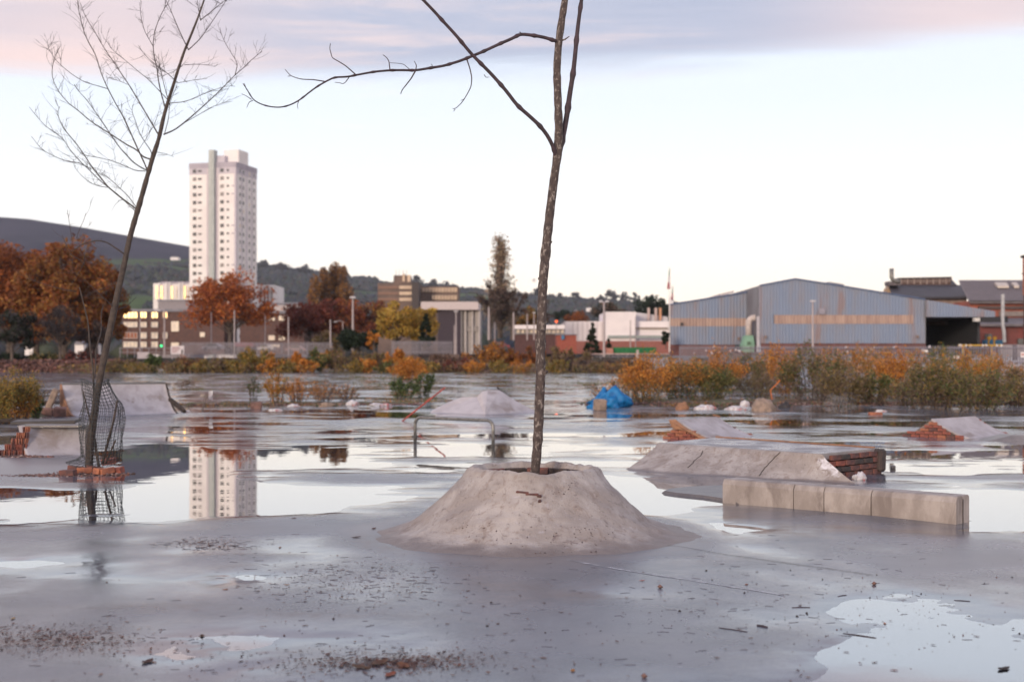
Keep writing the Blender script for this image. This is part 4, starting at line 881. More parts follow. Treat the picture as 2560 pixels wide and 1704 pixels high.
# ------------------------------------------------------------------ bushes and weeds
OR = ((.58, .21, .04), (.52, .20, .035), (.66, .32, .07), (.34, .14, .035)); GR = ((.085, .125, .04), (.12, .155, .05), (.06, .085, .035)); OL = ((.24, .19, .07), (.17, .145, .055), (.30, .19, .07)); BR_ = ((.19, .125, .08), (.26, .18, .13), (.13, .09, .07))
YE = ((.45, .26, .05), (.38, .22, .05), (.20, .19, .05))
def bush(px, py, w, h, D, pal, label, n=2600, leaf=.045, stems=34, name='bush', cat='bush', grp=None, low=.25, asp=.45, base_pal=None):
    """w,h in photo pixels; py = foot"""
    n = int(n*(.80 if D > 36 and D < 70 else 1.4)); h = h*1.03; w = w*1.08; leaf = leaf*1.08
    g = S(px, py, D); g.z = float(rise(np.array([g.x]), np.array([g.y]))[0]); W_ = w*D/F/2; Hh = h*D/F
    o = thing(name, g, label, cat, grp); b = MB(); pts = []
    for i in range(stems):
        a_ = random.uniform(0, 6.28); r_ = math.sqrt(random.random()); tx = W_*r_*math.cos(a_); ty = W_*.8*r_*math.sin(a_); hh = Hh*random.uniform(.55, 1.05)*(1-.38*r_**2)
        p0 = Vector((tx*.45, ty*.45, -.02)); p3 = Vector((tx, ty, hh)); p1 = p0.lerp(p3, .4)+Vector((-tx*.08, -ty*.08, hh*.1)); p2 = p0.lerp(p3, .75)+Vector((0, 0, hh*.05))
        q_ = [p+g for p in (p0, p1, p2, p3)]; b.tube(q_, [.008, .006, .0045, .002], 3, cap=False)
        for (u0, u1, A_, B_) in ((0, .33, q_[0], q_[1]), (.33, .66, q_[1], q_[2]), (.66, 1, q_[2], q_[3])):
            k = int(n/stems/3*(.4+u1)); t_ = rng.random(k)[:, None]; P_ = np.array(A_)*(1-t_)+np.array(B_)*t_
            if u0 == 0: P_ = P_[(t_[:, 0] > low)]
            pts.append(P_+rng.normal(size=P_.shape)*np.array([1, 1, .8])*W_*.085)
        for s_ in range(3):
            t_ = random.uniform(.3, .9); p = q_[1].lerp(q_[3], t_); e = Vector((random.uniform(-1, 1), random.uniform(-1, 1), random.uniform(.2, 1))).normalized()*Hh*.2
            b.tube([p, p+e], [.004, .0015], 3, cap=False); k = int(n/stems/6); tt_ = rng.random(k)[:, None]; pts.append(np.array(p)+np.array(e)*tt_+rng.normal(size=(k, 3))*.03)
    tag(b.build('stems', M['twig2'], o), kind='stuff')
    P_ = np.concatenate(pts)
    v, f, cc = leaves(P_, leaf, pal, asp, .4, 0)
    if base_pal is not None:
        rel = np.repeat((P_[:, 2]-g.z)/Hh, 4); k = (np.repeat(rng.random(len(P_)), 4) > rel*2.0); bp_ = np.repeat(np.array(base_pal)[rng.integers(0, len(base_pal), len(P_))], 4, 0); cc = np.where(k[:, None], bp_, cc)
    v[:, 2] = np.maximum(v[:, 2], g.z-.01)
    tag(np_mesh('foliage', v, f, M['leaf'], parent=o, col=cc), kind='stuff'); return o
BG = 'bushes along the litter strewn bank at the right'
bush(1620, 1010, 130, 130, 42, OR, 'orange leaved bush just right of the blue tarpaulin', 4200, .042, 44, grp=BG, base_pal=OL)
bush(1700, 1008, 150, 110, 44, OR+OL, 'thinning orange bush with green foot, above the pink litter', 3800, .042, 40, grp=BG, base_pal=GR)
bush(1780, 1006, 120, 100, 44, GR+OL, 'low dark green bush above the white litter bags', 3300, .045, 36, grp=BG)
bush(1800, 1000, 130, 125, 52, OR, 'loose orange bush behind the low dark green bush', 3000, .045, 36, grp=BG, base_pal=OL)
bush(1955, 1005, 90, 150, 48, OR, 'tallest bright orange bush above the round boulder', 3200, .045, 34, grp=BG)
bush(2030, 1020, 180, 146, 43, OL+GR+BR_, 'tall olive green bush in the middle of the right bank', 5200, .05, 60, grp=BG, base_pal=BR_)
bush(2110, 1020, 140, 100, 41, OL+BR_, 'brownish twiggy bush beside the tall olive one', 3400, .04, 44, grp=BG)
bush(2145, 1000, 110, 130, 56, OR+OL, 'pale orange bush behind the wire netting', 2600, .05, 30, grp=BG)
bush(2235, 1005, 110, 130, 47, OR, 'dense glowing orange bush right of the wire netting', 3800, .046, 36, grp=BG)
bush(2185, 1020, 110, 88, 41, GR+OL, 'green leafy bush in front of the glowing orange one', 3200, .05, 40, grp=BG, base_pal=BR_)
bush(2330, 1030, 180, 118, 38, OL+OL+GR+BR_, 'tangled grey green bush above the dark twigs at right', 5200, .05, 60, grp=BG, base_pal=BR_)
bush(2400, 1000, 150, 118, 50, YE+OR, 'yellowing bush below the yellow barrier', 3200, .05, 40, grp=BG)
bush(2450, 1035, 190, 100, 37, OL+BR_+GR[:2], 'drooping dark bush with long leaves at far right', 5400, .055, 60, grp=BG, asp=.3)
bush(2550, 1030, 140, 95, 40, OL+BR_, 'grey brown bush at the right edge of the picture', 3600, .05, 44, grp=BG)
bush(2500, 990, 130, 95, 60, OR+OL, 'small orange bush behind the dark one at the right edge', 2200, .055, 30, grp=BG)
bush(1890, 1010, 110, 80, 46, BR_+OL, 'bare brown scrub left of the boulder', 2400, .035, 40, grp=BG)
for a in ((1570, 1005, 90, 95, 46, OR+OL, 'rust coloured weeds at the left end of the right bank'), (1660, 998, 120, 120, 55, OR+YE, 'yellow orange bush rising behind the first orange bush'), (1735, 996, 110, 105, 56, OL+YE, 'straw coloured weeds behind the pink litter'),
          (1865, 996, 120, 115, 58, OL+BR_+GR, 'dull scrub behind the upright white bag'), (1905, 990, 80, 130, 60, OR+YE, 'slim orange bush left of the tallest one'), (2075, 992, 120, 125, 60, OL+OR, 'straw and orange bush behind the tall olive one'), (2200, 992, 120, 130, 62, YE+OR, 'yellowish bush behind the glowing orange one'),
          (2285, 992, 110, 120, 60, OR+YE, 'orange and yellow bush right of the glowing one'), (2360, 990, 110, 130, 62, YE+GR, 'yellow green bush below the dark loading bay'), (2450, 985, 120, 120, 64, YE+OR, 'golden weeds below the right half of the barrier'), (2270, 1025, 120, 80, 40, BR_+OL, 'brown twiggy scrub at the water edge before the glowing bush')):
    bush(a[0], a[1], a[2], a[3]*.86, *a[4:], 2000, .045*a[4]/50, 44, grp=BG, base_pal=BR_+OL)
CG = 'weedy clumps along the middle bank'
bush(692, 1012, 60, 85, 42, YE+OR, 'tall yellow clump at the left of the middle bank', 1700, .035, 26, grp=CG)
bush(745, 1012, 80, 66, 42, OR, 'orange weeds with bare stems on the middle bank', 1300, .032, 34, grp=CG, low=.5)
bush(805, 1010, 90, 60, 42, OR+BR_, 'sparse reddish weeds right of the orange ones', 1200, .03, 34, grp=CG, low=.5)
bush(868, 1008, 70, 50, 43, OR+BR_, 'thin dry weeds above the white litter on the middle bank', 700, .028, 26, grp=CG)
bush(632, 1012, 44, 80, 42, GR+BR_, 'thin upright grey green weed left of the yellow clump', 380, .04, 8, grp=CG)
bush(1005, 998, 90, 58, 46, GR, 'glossy green shrub behind the red pole', 1100, .06, 20, grp=CG, asp=.35)
bush(1060, 990, 60, 70, 47, GR, 'right hand green shrub beside the red pole tip', 900, .06, 16, grp=CG, asp=.35)
bush(1020, 940, 100, 50, 88, OR, 'far orange bush behind the green shrubs', 1600, .09, 26, grp=CG)
bush(40, 1028, 130, 125, 31, YE+OL, 'yellow and green bush at the left edge', 4200, .032, 50, grp=CG, base_pal=OR)
bush(5, 1032, 70, 110, 30, OL+YE, 'olive bush cut by the left edge', 2000, .032, 30, grp=CG)
bush(88, 1020, 40, 60, 32, GR, 'small fresh green sprig right of the yellow bush', 400, .04, 10, grp=CG)
bush(1510, 1015, 90, 60, 40, BR_+OR, 'low brown weeds round the blue tarpaulin', 900, .028, 30, grp=CG)
bush(460, 972, 50, 26, 62, BR_, 'small dry grey weed beyond the tall ramp', 400, .04, 16, grp=CG)
# low soil banks the weeds grow on
def soil_bank(pxa, pxb, D, half, hgt, seed):
    n = 160; m_ = 14; u = np.linspace(0, 1, n+1)[:, None]; w = np.linspace(-1, 1, m_+1)[None, :]
    X = ((pxa+(pxb-pxa)*u)-1280)/F*D+0*w; ee = np.clip(np.minimum(u, 1-u)*12, 0, 1)
    Y = D+w*half*(.7+.6*perlin(X*.5, X*0+seed, seed))*(.3+.7*ee)+.3*perlin(X*.3, X*0+3, seed+1)
    Z = -.03+(hgt*(.7+.5*perlin(X*1.2, Y*1.2, seed+2))+.04*perlin(X*4, Y*4, seed+3))*(1-w**2)*ee+.03*(1-w**2)
    idx = np.arange((n+1)*(m_+1)).reshape(n+1, m_+1); q = np.stack([idx[:-1, :-1], idx[1:, :-1], idx[1:, 1:], idx[:-1, 1:]], -1).reshape(-1, 4)
    tag(np_mesh('soil_bank', np.stack([X, Y, Z], -1).reshape(-1, 3), q, M['moss'], smooth=True), kind='structure')
soil_bank(1430, 2700, 43, 3.2, .11, 401); soil_bank(1600, 2700, 58, 4.5, .12, 411); soil_bank(430, 1060, 42, .9, .08, 421); soil_bank(-160, 125, 33, 1.6, .12, 431); soil_bank(940, 1120, 47, 1.2, .05, 441)
for k_, (a_, b_, d_) in enumerate(((450, 1000, 60), (900, 1500, 75), (560, 1300, 95), (1300, 1650, 66), (1000, 1560, 110), (300, 800, 118))): soil_bank(a_, b_, d_, .5+d_*.004, .02, 451+k_*10)
# low ground cover: mossy strips in the flooded field
def cover(name, label, boxes, n, size, pal, hgt=.05, cat='ground cover'):
    P_ = []
    for (x, y, rx, ry, w) in boxes:
        k = int(n*w); a_ = rng.uniform(-1, 1, (k, 2)); X_ = x+a_[:, 0]*rx; Yp = y+a_[:, 1]*ry; D_ = 4800/np.maximum(Yp-HY, 8); P_.append(np.stack([(X_-1280)*D_/F, D_, rng.random(k)*hgt*D_/60], 1))
    P_ = np.concatenate(P_); msk = fbm(P_[:, 0]/2.2, P_[:, 1]/1.6, 301, 3) > -.05; P_ = P_[msk]; P_[:, 2] += rise(P_[:, 0], P_[:, 1])
    sz = size*(P_[:, 1]/50)
    v, f, cc = leaves(P_, 1.0, pal, .5, .5, 0); c4 = np.repeat(P_, 4, 0); v = c4+(v-c4)*np.repeat(sz, 4)[:, None]; v[:, 2] = np.maximum(v[:, 2], .0)
    tag(np_mesh(name, v, f, M['leaf'], col=cc), label, cat, kind='stuff')
cover('moss_strips', 'green and brown weeds growing along the joints of the flooded field', [(1180, 932, 320, 4, .14), (1180, 945, 300, 2, .08), (1200, 958, 340, 3, .08), (1450, 975, 200, 3, .05), (700, 948, 420, 3, .12), (720, 962, 380, 2, .08), (600, 975, 300, 2, .05), (1000, 972, 300, 2, .05), (470, 972, 40, 2, .02), (1000, 930, 1000, 2, .16), (900, 990, 420, 2, .06), (1400, 960, 250, 3, .06), (1700, 955, 300, 8, .05)], 30000, .028, GR+OL+BR_, .05)
cover('bank_weeds', 'brown and green weeds covering the litter bank', [(2050, 1004, 520, 12, .55), (1620, 1008, 160, 8, .12), (760, 1012, 200, 5, .14), (1020, 1005, 110, 6, .07), (550, 1017, 140, 3, .05), (60, 1032, 90, 8, .07)], 26000, .034, BR_+OL+GR+OR[:1], .12)
rubble_heap('bank_rubble', 'broken brick and soil along the foot of the right bank', [((x-1280)/F*42, 41.2, 1.6, .8) for x in range(1560, 2560, 110)], .10, None, 1500, .045)
rubble_heap('bank_rubble', 'strip of broken brick along the middle bank', [((x-1280)/F*41, 41.0, 1.2, .5) for x in range(440, 1000, 80)]+[((1030-1280)/F*41, 41, .5, .4)], .06, None, 700, .04)
g = G(55, 1037); rubble_heap('bank_rubble', 'rubble and stones under the yellow bush at left', [(g.x, g.y, 1.6, .9), (g.x-1, g.y, 1, .6)], .10, None, 320, .07, pal=((.25, .17, .15), (.16, .1, .09), (.36, .28, .27)))
for (px, py, s_, lb) in ((20, 1030, .2, 'pale pink boulder at the left edge below the yellow bush'), (45, 1032, .15, 'flatter pink stone beside the pale boulder'), (98, 1030, .12, 'small white stone left of the tall ramp')):
    crumpled('stone', lb, 'stone', G(px, py), (s_*1.3, s_, s_), mat('pink_stone', (.45, .36, .36), (.30, .22, .21), 5, .8), int(px), 'pale stones under the yellow bush', amp=.2)
# tarpaulin and litter
g = G(1532, 1018); o = crumpled('tarpaulin', 'crumpled bright blue tarpaulin heap on the bank', 'tarpaulin', g, (.52, .38, .40), M['tarp'], 3, amp=.5)
o = crumpled('tarpaulin_corner', 'trailing flat corner of the blue tarpaulin', 'tarpaulin', G(1492, 1019), (.32, .25, .10), M['tarp'], 9, amp=.5); o2 = crumpled('tarpaulin_fold', 'fold', 'x', G(1506, 1016), (.38, .3, .32), M['tarp'], 12, amp=.5)
for oo in (o, o2):
    par = bpy.data.objects['tarpaulin']; oo.location = oo.location-par.location; oo.parent = par
    for kk in ('category', 'label'): 
        if kk in oo: del oo[kk]
o.name = 'corner'; o2.name = 'fold'
g = G(1500, 1026); b = MB(); b.box((g.x, g.y, .16), (.34, .28, .34), Euler((.05, .03, .3)).to_matrix(), bev=.04); tag(b.build('stone_block', M['stone'], origin=tuple(g)), 'square brown stone block in front of the blue tarpaulin', 'stone')
LG = 'litter along the bank'
for (px, py, sx_, sz_, mm, lb, nm) in ((1706, 1012, .17, .20, M['ply'], 'tan crumpled cardboard left of the white bags', 'cardboard'), (1765, 1012, .26, .13, M['bagwhite'], 'flattened white plastic sack on the right bank', 'plastic_bag'), (1822, 1013, .12, .06, M['bagwhite'], 'low white scrap between the sacks', 'plastic_bag'), (1840, 1014, .22, .11, M['bagwhite'], 'knotted white bag left of the boulder', 'plastic_bag'), (1862, 1003, .11, .16, M['bagwhite'], 'upright white bag just left of the boulder', 'plastic_bag'),
                                  (950, 1012, .30, .09, M['bagwhite'], 'long white and pink plastic scrap on the middle bank', 'plastic_bag'), (880, 1010, .16, .14, M['bagwhite'], 'white bag caught in the middle weeds', 'plastic_bag'), (735, 1014, .15, .08, M['bagwhite'], 'blue white wrapper under the orange weeds', 'plastic_bag'), (690, 1022, .16, .04, M['bagwhite'], 'flat pale scrap at the water edge below the yellow clump', 'plastic_bag'), (818, 1013, .20, .13, M['stone'], 'tan pointed rag on the middle bank', 'rag'), (465, 1028, .10, .07, M['bagwhite'], 'white wrapper at the foot of the tall ramp', 'plastic_bag'), (2203, 1018, .14, .06, M['bagwhite'], 'pale green white carton right of the wire netting', 'carton'), (1962, 1008, .14, .16, M['black'], 'dark plastic bucket leaning behind the boulder', 'bucket')):
    crumpled(nm, lb, nm.replace('_', ' '), G(px, py+(11 if px > 1600 else 3)), (sx_*1.15, sx_*.7, sz_), mm, int(px) % 90, LG)
crumpled('boulder', 'big round tan boulder on the right bank', 'boulder', G(1908, 1027), (.34, .28, .36), M['stone'], 5, amp=.12)
b = MB(); b.tube([S(1930, 998, 38), S(1926, 975, 38), S(1945, 956, 38), S(1950, 949, 38)], [.018, .018, .016, .012], 6); tag(b.build('orange_strap', mat('orange_plastic', (.55, .14, .02)), origin=tuple(G(1930, 1010))), 'bent strip of orange plastic sticking up by the boulder', 'strap')
g = G(660+2, 1023-1); b = MB(); b.box((g.x-.25, g.y, .10), (.32, .25, .22), Euler((0, 0, .1)).to_matrix(), bev=.02); tag(b.build('brick_chunk', M['rubble'], origin=tuple(g)), 'square red brick chunk left of the yellow clump', 'rubble')
b = MB(); b.tube([S(505, 1024, 37.5), S(512, 1000, 37.5), S(527, 974, 37.5)], [.02, .025, .02], 6); sk = thing('driftwood_stake', S(505, 1024, 37.5), 'pale crooked stake with a white rag by the tall ramp', 'stake'); b.build('stick', M['stone'], sk)
b = MB(); b.add([S(522, 978, 37.4), S(533, 976, 37.4), S(531, 988, 37.38), S(533, 1000, 37.42), S(522, 996, 37.4)], [(0, 1, 2, 3, 4)]); o = b.build('rag', M['bagwhite'], sk); md = o.modifiers.new('s', 'SOLIDIFY'); md.thickness = .01
# wire netting tangle
nw = MB(); A_ = [S(2056, 1012, 39.5), S(2085, 982, 39.8), S(2110, 1000, 40), S(2148, 1018, 39.6)]
for i in range(9):
    t_ = i/8; nw.tube([S(2058+8*i, 1012+i, 39.6), S(2068+7*i, 990+2*i, 39.8), S(2084+5*i, 982+4*i, 40)], .0035, 3)
    nw.tube([S(2058+t_*20, 1012-t_*25, 39.7), S(2100+t_*6, 1012-t_*20, 39.8), S(2148-t_*40, 1020-t_*35, 39.8)], .0035, 3)
tag(nw.build('wire_netting', mat('wire_grey', (.35, .35, .37)), origin=tuple(G(2090, 1014))), 'tangle of pale wire netting on the right bank', 'netting')
b = MB(); g = G(2188, 1036); b.box((g.x, g.y, .03), (.36, .12, .07), bev=.01); tag(b.build('loose_brick', M['brick'][2], origin=tuple(g)), 'single orange brick in the water beyond the pad', 'brick')
b = MB(); g = G(2232, 1171); b.box((g.x, g.y, .02), (.07, .05, .05), bev=.01); tag(b.build('stone_chip', M['conc_wet'], origin=tuple(g)), 'small grey stone in the bright water right of the pad', 'stone')
# ------------------------------------------------------------------ distant trees
FT = 'distant autumn trees'
def tree(px, ytop, ybase, w, D, pal, label, shape='round', n=5000, leaf=None, trunk=True, bare=0, name='tree', limbs=26, grp=None, crown_low=.25, depth=None):
    g = S(px, ybase, D); W_ = w*D/F/2; Hh = (ybase-ytop)*D/F; o = thing(name, g, label, 'tree' if name != 'shrub' else 'shrub', grp)
    leaf = leaf or 3.6*D/F; n = int(n*1.5); Dy = depth or W_; b = MB(); cl = []
    for i in range(limbs):
        if shape == 'poplar':
            z = random.uniform(.15, .97); r_ = W_*(1-z)**.55*(.35+.65*min(1, z*4))*random.uniform(.3, 1); a_ = random.uniform(0, 6.28); c_ = Vector((r_*math.cos(a_), r_*math.sin(a_), z*Hh)); s_ = W_*.28
            z0 = max(.05, z-.22)
        elif shape == 'conifer':
            z = random.uniform(.04, .97); r_ = W_*(1-z)*random.uniform(.5, .9); a_ = random.uniform(0, 6.28); c_ = Vector((r_*math.cos(a_), r_*math.sin(a_), z*Hh)); s_ = W_*.18*(1.3-z); z0 = z*.95
        else:
            a_ = random.uniform(0, 6.28); ph = math.acos(random.uniform(-.75, 1)); rad = random.uniform(.30, .98)
            c_ = Vector((W_*rad*math.sin(ph)*math.cos(a_), Dy*rad*math.sin(ph)*math.sin(a_), Hh*(crown_low+(1-crown_low)*(.5+.46*rad*math.cos(ph))))); s_ = W_*random.uniform(.12, .27); z0 = max(.08, c_.z/Hh*.45)
        p0 = Vector((0, 0, z0*Hh)); mid = p0.lerp(c_, .5)+Vector((0, 0, .04*Hh)); r0 = max(.02, .012*Hh)
        b.tube([g+p0, g+mid, g+c_], [r0*.8, r0*.5, r0*.18], 4, cap=False)
        if bare:
            for k in range(bare):
                e = Vector((random.gauss(0, .6), random.gauss(0, .6), random.uniform(.1, 1.3) if shape != 'poplar' else 3)).normalized()*s_*random.uniform(.8, 2.0); st = mid.lerp(c_, random.random()); b.tube([g+st, g+st+e*.6+Vector((0, 0, .03)), g+st+e], [r0*.18, r0*.11, r0*.05], 3, cap=False)
        cl.append((c_, s_))
    b.tube([g, g+Vector((0, 0, Hh*.3)), g+Vector((.01*Hh, 0, Hh*(.75 if shape == 'round' else .95)))], [Hh*.03, Hh*.02, Hh*.004], 7)
    b.build('trunk', M['farbark'], o)
    P_ = []
    for c_, s_ in cl:
        k = n//limbs; a_ = rng.normal(size=(k, 3)); a_ *= (rng.random((k, 1))**.4)/np.linalg.norm(a_, axis=1)[:, None]
        P_.append(np.array(g+c_)+a_*s_*1.5*np.array([1, 1, .75 if shape == 'round' else (1.6 if shape == 'poplar' else .5)]))
    P_ = np.concatenate(P_); v, f, cc = leaves(P_, leaf, pal, .8, .5); v[:, 2] = np.maximum(v[:, 2], g.z-.3)
    # clump-wise hue shifts
    t_ = np.repeat(rng.uniform(.7, 1.2, len(cl)), len(P_)//len(cl)); cc = cc*np.repeat(t_, 4)[:, None]
    tag(np_mesh('crown', v, f, M['leaf'], parent=o, col=cc), kind='stuff'); return o
RU = ((.30, .085, .022), (.25, .075, .025), (.36, .12, .03), (.18, .06, .028)); DR = ((.19, .045, .03), (.14, .035, .03), (.23, .065, .033)); OC = ((.34, .155, .038), (.27, .13, .04), (.38, .19, .05)); GO = ((.50, .33, .06), (.40, .28, .06), (.52, .28, .05)); DG = ((.012, .026, .014), (.02, .034, .018), (.03, .04, .02)); BN = ((.19, .12, .095), (.14, .095, .08), (.21, .13, .09)); GB = ((.055, .045, .05), (.075, .055, .055), (.04, .035, .035))
tree(25, 565, 900, 240, 170, RU, 'huge russet tree at the left edge of the picture', n=11000, limbs=80, crown_low=.0, leaf=.25, grp=FT)
tree(160, 582, 895, 240, 165, RU+OC, 'huge russet tree right of the one at the left edge', n=13000, limbs=90, crown_low=.0, leaf=.25, grp=FT)
tree(238, 640, 895, 150, 172, OC+RU, 'orange brown tree beside the brick flats', n=8000, limbs=60, crown_low=.0, leaf=.25, grp=FT)
tree(90, 610, 900, 190, 182, RU+DR, 'russet tree filling the gap between the two huge ones', n=9000, limbs=70, crown_low=.0, leaf=.25, grp=FT)
tree(265, 705, 900, 90, 180, OC+RU, 'low orange tree touching the brick flats', n=4000, limbs=40, crown_low=.0, grp=FT)
tree(150, 760, 900, 130, 150, GB, 'bare grey purple tree in front of the big russet ones', n=2600, bare=10, limbs=30, leaf=.12, grp=FT, crown_low=.1)
tree(30, 750, 902, 110, 148, GB+DG, 'dark evergreen tree low at the left edge', n=3200, limbs=30, grp=FT, crown_low=.02)
tree(235, 790, 900, 70, 155, BN+GB, 'small dull bush tree left of the brick flats', n=1600, limbs=20, grp=FT, crown_low=.02)
tree(575, 682, 868, 225, 240, ((.44, .115, .025), (.36, .09, .025), (.48, .16, .035), (.26, .075, .03)), 'orange red round tree standing before the tower block', n=6800, bare=9, limbs=44, crown_low=.16, grp=FT, leaf=.30)
for (x, yt, w, D_, lb) in ((788, 700, 40, 330, 'leftmost of the row of ochre poplars'), (812, 676, 36, 335, 'second ochre poplar of the row'), (838, 668, 44, 340, 'tallest ochre poplar in the middle of the row'), (862, 674, 40, 336, 'rightmost of the row of ochre poplars')):
    tree(x, yt-4, 868, w*1.5, D_, OC+BN, lb, 'poplar', n=3200, limbs=26, bare=4, grp='ochre poplars', leaf=.35)
tree(775, 735, 872, 150, 260, DR, 'dark red tree right of the tower', n=4200, limbs=34, crown_low=.03, grp=FT)
tree(865, 740, 872, 130, 262, DR+RU, 'maroon tree below the ochre poplars', n=3600, limbs=30, crown_low=.03, grp=FT)
tree(935, 738, 868, 100, 270, OC+DR, 'rusty tree left of the brown office block', n=2400, limbs=26, crown_low=.03, grp=FT)
tree(990, 752, 880, 120, 210, GO, 'golden yellow tree in the middle distance', n=4200, limbs=34, crown_low=.03, grp=FT)
tree(1060, 760, 880, 90, 214, GO, 'second golden tree beside the dark conifer', n=3000, limbs=28, crown_low=.03, grp=FT)
tree(1065, 782, 868, 62, 195, DG, 'dark conifer before the golden trees', 'conifer', n=2600, limbs=40, grp=FT, leaf=.2)
tree(898, 815, 900, 105, 160, DG, 'spreading dark green tree in the middle of the far bank', n=3000, limbs=28, crown_low=.25, grp=FT)
tree(935, 815, 885, 36, 158, OR, 'small orange bush tree beside the spreading dark one', n=700, limbs=12, crown_low=.0, grp=FT)
tree(820, 825, 890, 90, 185, OL+BN, 'dull olive bush below the maroon tree', n=1600, limbs=18, crown_low=.0, grp=FT)
tree(1250, 595, 845, 88, 230, ((.44, .31, .23), (.36, .26, .19), (.38, .30, .18)), 'tall bare brown poplar left of the sapling', 'poplar', n=2200, limbs=90, bare=14, grp=FT, leaf=.22)
tree(1225, 690, 850, 70, 225, BN+GB, 'bare spreading crown at the left foot of the tall poplar', n=1500, bare=10, limbs=26, leaf=.16, crown_low=.1, grp=FT)
tree(1280, 680, 850, 76, 228, BN+GB, 'bare spreading crown at the right foot of the tall poplar', n=1500, bare=10, limbs=26, leaf=.16, crown_low=.1, grp=FT)
tree(1320, 755, 850, 80, 260, OL+OC, 'olive tree right of the tall poplar', n=1800, limbs=20, crown_low=.0, grp=FT)
tree(1355, 740, 850, 50, 262, BN+GB, 'thin brown tree behind the olive one', n=800, bare=6, limbs=18, leaf=.16, crown_low=.1, grp=FT)
tree(1481, 806, 882, 46, 150, DG, 'dark cone shaped conifer before the white factory', 'conifer', n=2600, limbs=50, grp=FT, leaf=.14)
tree(1521, 846, 872, 22, 152, DG, 'tiny dark conifer beside the cone shaped one', 'conifer', n=500, limbs=20, grp=FT, leaf=.12)
tree(1640, 742, 800, 100, 420, DG, 'dark pines above the white factory roof', n=2400, limbs=26, crown_low=.0, grp=FT, leaf=.4)
tree(1690, 748, 800, 60, 430, DG, 'dark pine clump behind the flag poles', n=1000, limbs=16, crown_low=.0, grp=FT, leaf=.4)
tree(1520, 760, 800, 90, 420, DG+BN, 'dark trees left of the pines', n=1500, limbs=18, crown_low=.0, grp=FT, leaf=.4)
tree(1420, 768, 810, 70, 400, DG, 'low dark trees left of the white factory', n=1000, limbs=14, crown_low=.0, grp=FT, leaf=.4)
tree(1440, 775, 820, 80, 380, RU, 'reddish low trees left of the white factory', n=900, limbs=14, crown_low=.0, grp=FT, leaf=.4)
tree(1665, 820, 872, 26, 133, DG, 'narrow dark shrub at the corner of the blue warehouse', n=900, limbs=14, crown_low=.0, grp=FT)
# far bank scrub
SB = 'scrub bushes on the far bank'
for i, (px, py, w, h, D_, pl_, lb) in enumerate((
    (640, 930, 90, 62, 134, OL+YE, 'yellow green scrub left on the far bank'), (700, 930, 90, 50, 134, OL+OR, 'rusty scrub on the far bank under the tower tree'), (745, 928, 44, 50, 133, OR, 'bright orange scrub on the far bank'), (785, 928, 70, 60, 134, GR+OL, 'green scrub on the far bank right of the orange one'),
    (860, 925, 110, 62, 136, BN+OL, 'brown bramble scrub under the dark green tree'), (825, 905, 50, 50, 150, OR+OL, 'orange bush poking up behind the brambles'), (940, 920, 100, 50, 138, BN+OL, 'dull scrub left of the far orange bushes'), (990, 925, 60, 60, 132, OR, 'orange bush in the centre of the far bank'), (1030, 925, 60, 40, 132, OR+YE, 'low orange bush beside the central one'),
    (1110, 905, 110, 45, 145, BN, 'dark brown hedge on the far bank'), (1215, 900, 110, 80, 142, OR+OC+BN, 'rusty orange thicket below the tall poplar'), (1275, 903, 70, 60, 143, OC+RU, 'russet thicket left of the sapling trunk'), (1150, 925, 120, 32, 136, BN+DR, 'reddish scrub in front of the brown hedge'),
    (1330, 905, 70, 60, 142, BN+RU, 'brown thicket right of the sapling trunk'), (1420, 908, 110, 68, 140, OL+BN, 'rounded olive bush on the far bank'), (1460, 920, 180, 34, 134, BN+GB, 'low dark bramble right of the sapling'), (1560, 915, 120, 36, 130, BN+OC, 'low bramble at the end of the railings'),
    (375, 925, 60, 50, 132, GR, 'dark green scrub below the white sign'), (310, 925, 90, 34, 134, OL+BN, 'weedy scrub beside the rubble bank'), (460, 930, 130, 34, 132, OL+BN+RU, 'low brown scrub along the fence'), (560, 930, 120, 36, 132, BN+OL, 'pale brown scrub below the red kiosk'),
    (200, 905, 100, 50, 146, GB+DR, 'purple brown bramble behind the rubble bank'), (100, 900, 120, 40, 150, DG+OL, 'dark hedge at the foot of the russet trees'), (20, 900, 90, 40, 150, DG, 'dark hedge at the far left'), (1810, 890, 70, 50, 110, OL+BN, 'wispy olive bush against the blue warehouse'), (1830, 890, 90, 40, 96, BN+GB, 'dry weeds before the palisade fence'))):
    bush(px, py, w, h, D_, pl_, lb, 1500, .13*D_/130, 16, grp=SB, asp=.7, name='scrub')
r_w = random.Random(5)
cover('far_bank_weeds', 'straw yellow and rusty weeds growing all along the far bank', [(900, 931, 700, 2.5, .6), (1450, 931, 200, 2.5, .2), (300, 931, 160, 2, .12)], 22000, .04, OL+YE+BR_+BR_+GR[:1], .42, 'weeds')
FW = 'smaller weeds on the far bank'
WP = {'y': ('straw yellow', OL+YE), 'o': ('orange', OR), 'g': ('green', GR+OL), 'b': ('brown', BN+OL)}
